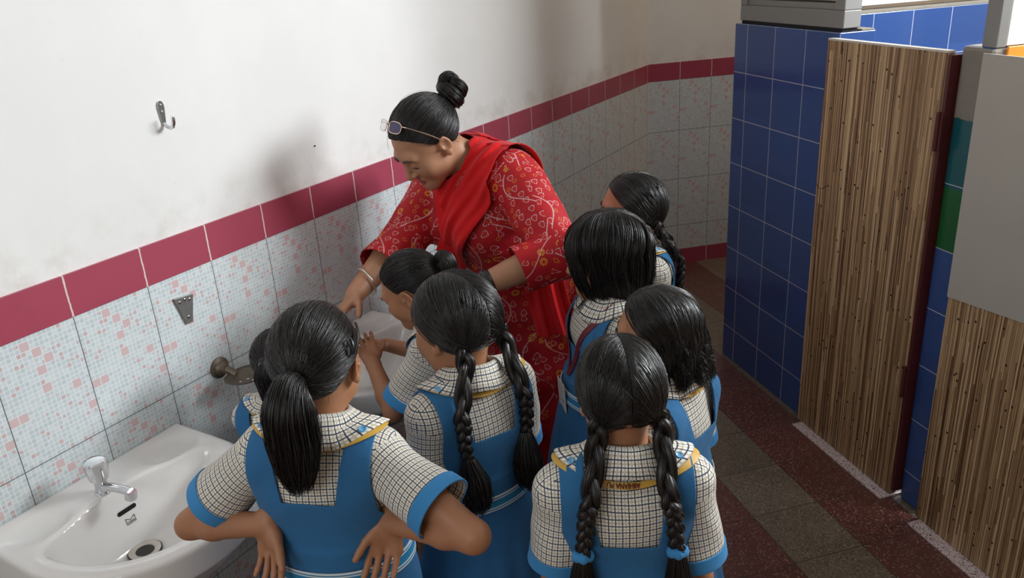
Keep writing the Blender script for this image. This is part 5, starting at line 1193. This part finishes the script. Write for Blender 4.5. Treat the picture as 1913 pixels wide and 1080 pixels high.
    g_nk = lambda V: np.where(nd(V)[1] > -.12, nd(V)[0]-.066-np.clip(UL(V)[:, 1], 0, .1)*.25, .1)
    base = tor.copy()
    for k in 'LR': base.cone(fig.sh[k], fig.el[k], D['shr']*1.08, D['ar'][1]*1.30, .03)
    def wfold(x, y, z):
        px, py, pz = x-fig.piv[0], y-fig.piv[1], z-fig.piv[2]; U = fig.U; qx = px*U[0, 0]+py*U[1, 0]+pz*U[2, 0]; qy = px*U[0, 1]+py*U[1, 1]+pz*U[2, 1]; qz = px*U[0, 2]+py*U[1, 2]+pz*U[2, 2]+fig.piv[2]
        low = 1.055+np.where(qx > .01, (qx-.01)*3.2, (.01-qx)*1.12); d = (qz-low)*np.where(qx > .01, .30, .67); a = np.clip(1.5-np.abs(qx)*4, .3, 1.2)
        f = np.sin(d*2*PI/.034+np.sin(qx*30)*.9)*.0045*a+np.sin(d*2*PI/.077+1+qx*14)*.006; edge = np.exp(-np.clip(d, 0, 1)/.018)*.006; return np.where(qy > -.04, f+edge, .002*np.sin(qx*90))
    def g_arm(V): q = V-fig.sh['R']; t = q@ax['R']; r = np.linalg.norm(q-t[:, None]*ax['R'], axis=1); return np.where(t > -.02, np.where(UL(V)[:, 0] > .10, -1, r-.108), .1)
    V, T = cloth_from(base, .004/s, .026, [g_d, g_nk, g_arm], .002, wfold)
    dup = finish('shawl', V, T, .0025, s, M['red'], root)
    # its free end hangs from the left shoulder down behind the arm
    nu, nv = 36, 60; V = np.zeros((nu, nv, 3)); Rr = rotz(-math.radians(th)); rl = np.array(root.location)
    toL = lambda W: (np.array(W)-rl)@Rr/s
    Co = curve(toL([(.515, 2.02, 1.345), (.575, 2.05, 1.305), (.653, 2.034, 1.172), (.707, 2.004, 1.038), (.754, 1.977, .919), (.793, 1.962, .837)]), nv); Ci = curve(toL([(.43, 2.01, 1.37), (.484, 2.04, 1.32), (.545, 2.03, 1.188), (.585, 1.99, 1.039), (.630, 1.955, .904), (.668, 1.93, .800)]), nv); nb = Rr.T@nrm((-.52, .85, 0))
    for i in range(nu):
        u = i/(nu-1)
        for j in range(nv):
            v = j/(nv-1); V[i, j] = Ci[j]*(1-u)+Co[j]*u+nb*((.012*math.sin(u*15+v*1.5)+.006*math.sin(u*33+1+v*2))*(.25+.75*v)-.012*math.sin(PI*u))
    P = V.reshape(-1, 3)
    for _ in range(10):
        f = trunk.ev(P)-.030; m = f < 0
        if not m.any(): break
        e = .003; gr = np.stack([trunk.ev(P+np.eye(3)[i]*e)-trunk.ev(P-np.eye(3)[i]*e) for i in range(3)], 1); P = P-np.where(m, f, 0)[:, None]*nrm_rows(gr)
    Q = np.array([(i*nv+j, i*nv+j+1, (i+1)*nv+j+1, (i+1)*nv+j) for i in range(nu-1) for j in range(nv-1)]); V2, T2 = solidify(P, tri(Q), .002); mesh_obj('shawl_end', V2*s, T2, M['red'], dup)
    # bangle and black watch
    for k, nm, mt, rr_ in (('R', 'bangle', 'silver', .0030), ('L', 'watch_strap', 'dark', .008)):
        c = fig.el[k]*.22+fig.wr[k]*.78 if k == 'R' else fig.el[k]*.12+fig.wr[k]*.88; f = nrm(fig.wr[k]-fig.el[k]); ring(nm, c, f+(np.array((.25, .1, .1)) if k == 'R' else 0), .042 if k == 'R' else .0335, rr_ if k == 'R' else .004, M[mt], root, s, 40, 10, 0, 1.0 if k == 'R' else 3.0)
    # hair: combed back into a messy top knot
    global HLB; HLB = [40, 37, 28, 13, -8, 2, -36, -56, -62]
    h = Hair(); cap(h, fig); tie = nrm((.0, -.99, .07)); comb(h, fig, starts_hairline(2200, -PI*.62, PI*.62), tie, r=.0008, spread=.07); comb(h, fig, starts_hairline(900, PI*.55, PI*1.45), tie, r=.0008, spread=.07); comb(h, fig, starts_any(1500), tie, r=.0008, spread=.07)
    tp = hmap(fig, tie[None], np.array([.010]))[0]; o = fig.H@tie; X = fig.H@np.array((1.0, 0, 0)); Y = np.cross(o, X)
    def loop(c, ra, rb, tilt, r0, turns=1.0, n=260, ph=0.0, lift=0.0):
        t = np.linspace(0, 1, 14); e1_ = X*math.cos(tilt)+o*math.sin(tilt); pts = [c+e1_*ra*math.cos(2*PI*turns*q+ph)+Y*rb*math.sin(2*PI*turns*q+ph)+o*(lift*q) for q in t]; bundle(h, pts, [r0*.7, r0, r0*1.05, r0, r0*.6], n, r=.0008, wav=.003, npt=40)
    bundle(h, [tp-o*.01, tp+o*.015, tp+o*.03], [.018, .024, .03], 300, wav=.002)
    loop(tp+o*.022, .027, .028, .25, .021, 1.05, 460, .3); loop(tp+o*.045, .020, .024, -.45, .019, 1.0, 420, 2.0); loop(tp+o*.034, .014, .016, .9, .020, 1.0, 300, 1.0)
    up_ = np.array((0, 0, 1.0)); e = tp+o*.055; fwd_ = nrm(fig.H[:, 1]*np.array((1, 1, 0))); bundle(h, [e-o*.03, e-o*.006, e+up_*.012+fwd_*.004, e+up_*.026+fwd_*.018, e+up_*.024+fwd_*.036, e+up_*.008+fwd_*.046, e-up_*.010+fwd_*.042], [.017, .018, .015, .011, .009, .007, .003], 300, r=.0006, wav=.006, npt=40)
    fl_ = starts_any(120); q = slerp(fl_, nrm_rows(fl_+RNG.normal(0, .5, fl_.shape)+np.array((0, -.4, .2))), np.linspace(0, 1, 9)[None, :, None]); h.strands(hmap(fig, nrm_rows(q), .004+.014*np.linspace(0, 1, 9)[None]*RNG.random((len(fl_), 1))), .0003)
    hair = h.build('hair', root, s); ring('hair_tie', tp+o*.008, o, .023, .0055, M['dark'], hair, s)
    # spectacles pushed up on the hair
    sp = empty('spectacles', (0, 0, 0)); tag(sp, 'gold wire spectacles pushed up on the woman\'s black hair', 'spectacles'); bpy.context.view_layer.update()
    MW = np.array(root.matrix_world); base_p = lambda p: (MW@np.append(fig.hp(p)*s, 1))[:3]
    sp.location = base_p((0, .055, .112)); bpy.context.view_layer.update()
    a5 = math.radians(60); c5 = np.array((0, .046, .1175)); n5 = np.array((0, math.cos(a5), math.sin(a5))); u5 = np.array((0, -math.sin(a5), math.cos(a5))); S5 = lambda x, u, w_: base_p(c5+np.array((x, 0, 0))+n5*u+u5*w_)
    for g in (-1, 1):
        ts = np.linspace(0, 2*PI, 41); W = [S5(g*.032+.0245*np.sign(math.cos(t))*abs(math.cos(t))**.6, -.009*((g*.032+.0245*math.cos(t))/.055)**2, .0155*np.sign(math.sin(t))*abs(math.sin(t))**.65) for t in ts]
        mb = MB(); mb.tube(W, .0012, 8); child_of(mb.build('lens_rim', M['gold'], smooth=True), sp)
        mb = MB(); k = len(W)-1; mb.poly(W[:-1], [tuple(range(k))]); nn = np.cross(W[10]-W[0], W[20]-W[0]); nn = nn/np.linalg.norm(nn)*.0012; mb.poly([w+nn for w in W[:-1]], [tuple(range(k))[::-1]])
        for i in range(k): mb.F.append((i, (i+1) % k, k+(i+1) % k, k+i)); mb.uv += [(0, 0)]*4
        child_of(mb.build('lens', M['lens']), sp)
        P = [S5(g*.0575, -.010, .006), S5(g*.068, -.018, .006), S5(g*.080, -.05, .004), S5(g*.0875, -.09, .0), S5(g*.090, -.125, -.006)]; C = curve(P, 24); mb = MB(); mb.tube(C, np.interp(np.linspace(0, 1, 24), [0, .5, .6, 1], [.0012, .0012, .0019, .0017]), 8); child_of(mb.build('temple_arm', M['gold'], smooth=True), sp)
    P = [S5(-.0085, 0, .005), S5(-.004, .002, .009), S5(.004, .002, .009), S5(.0085, 0, .005)]; mb = MB(); mb.tube(curve(P, 14), .0012, 8); child_of(mb.build('bridge', M['gold'], smooth=True), sp)
    return fig, root, s
woman()
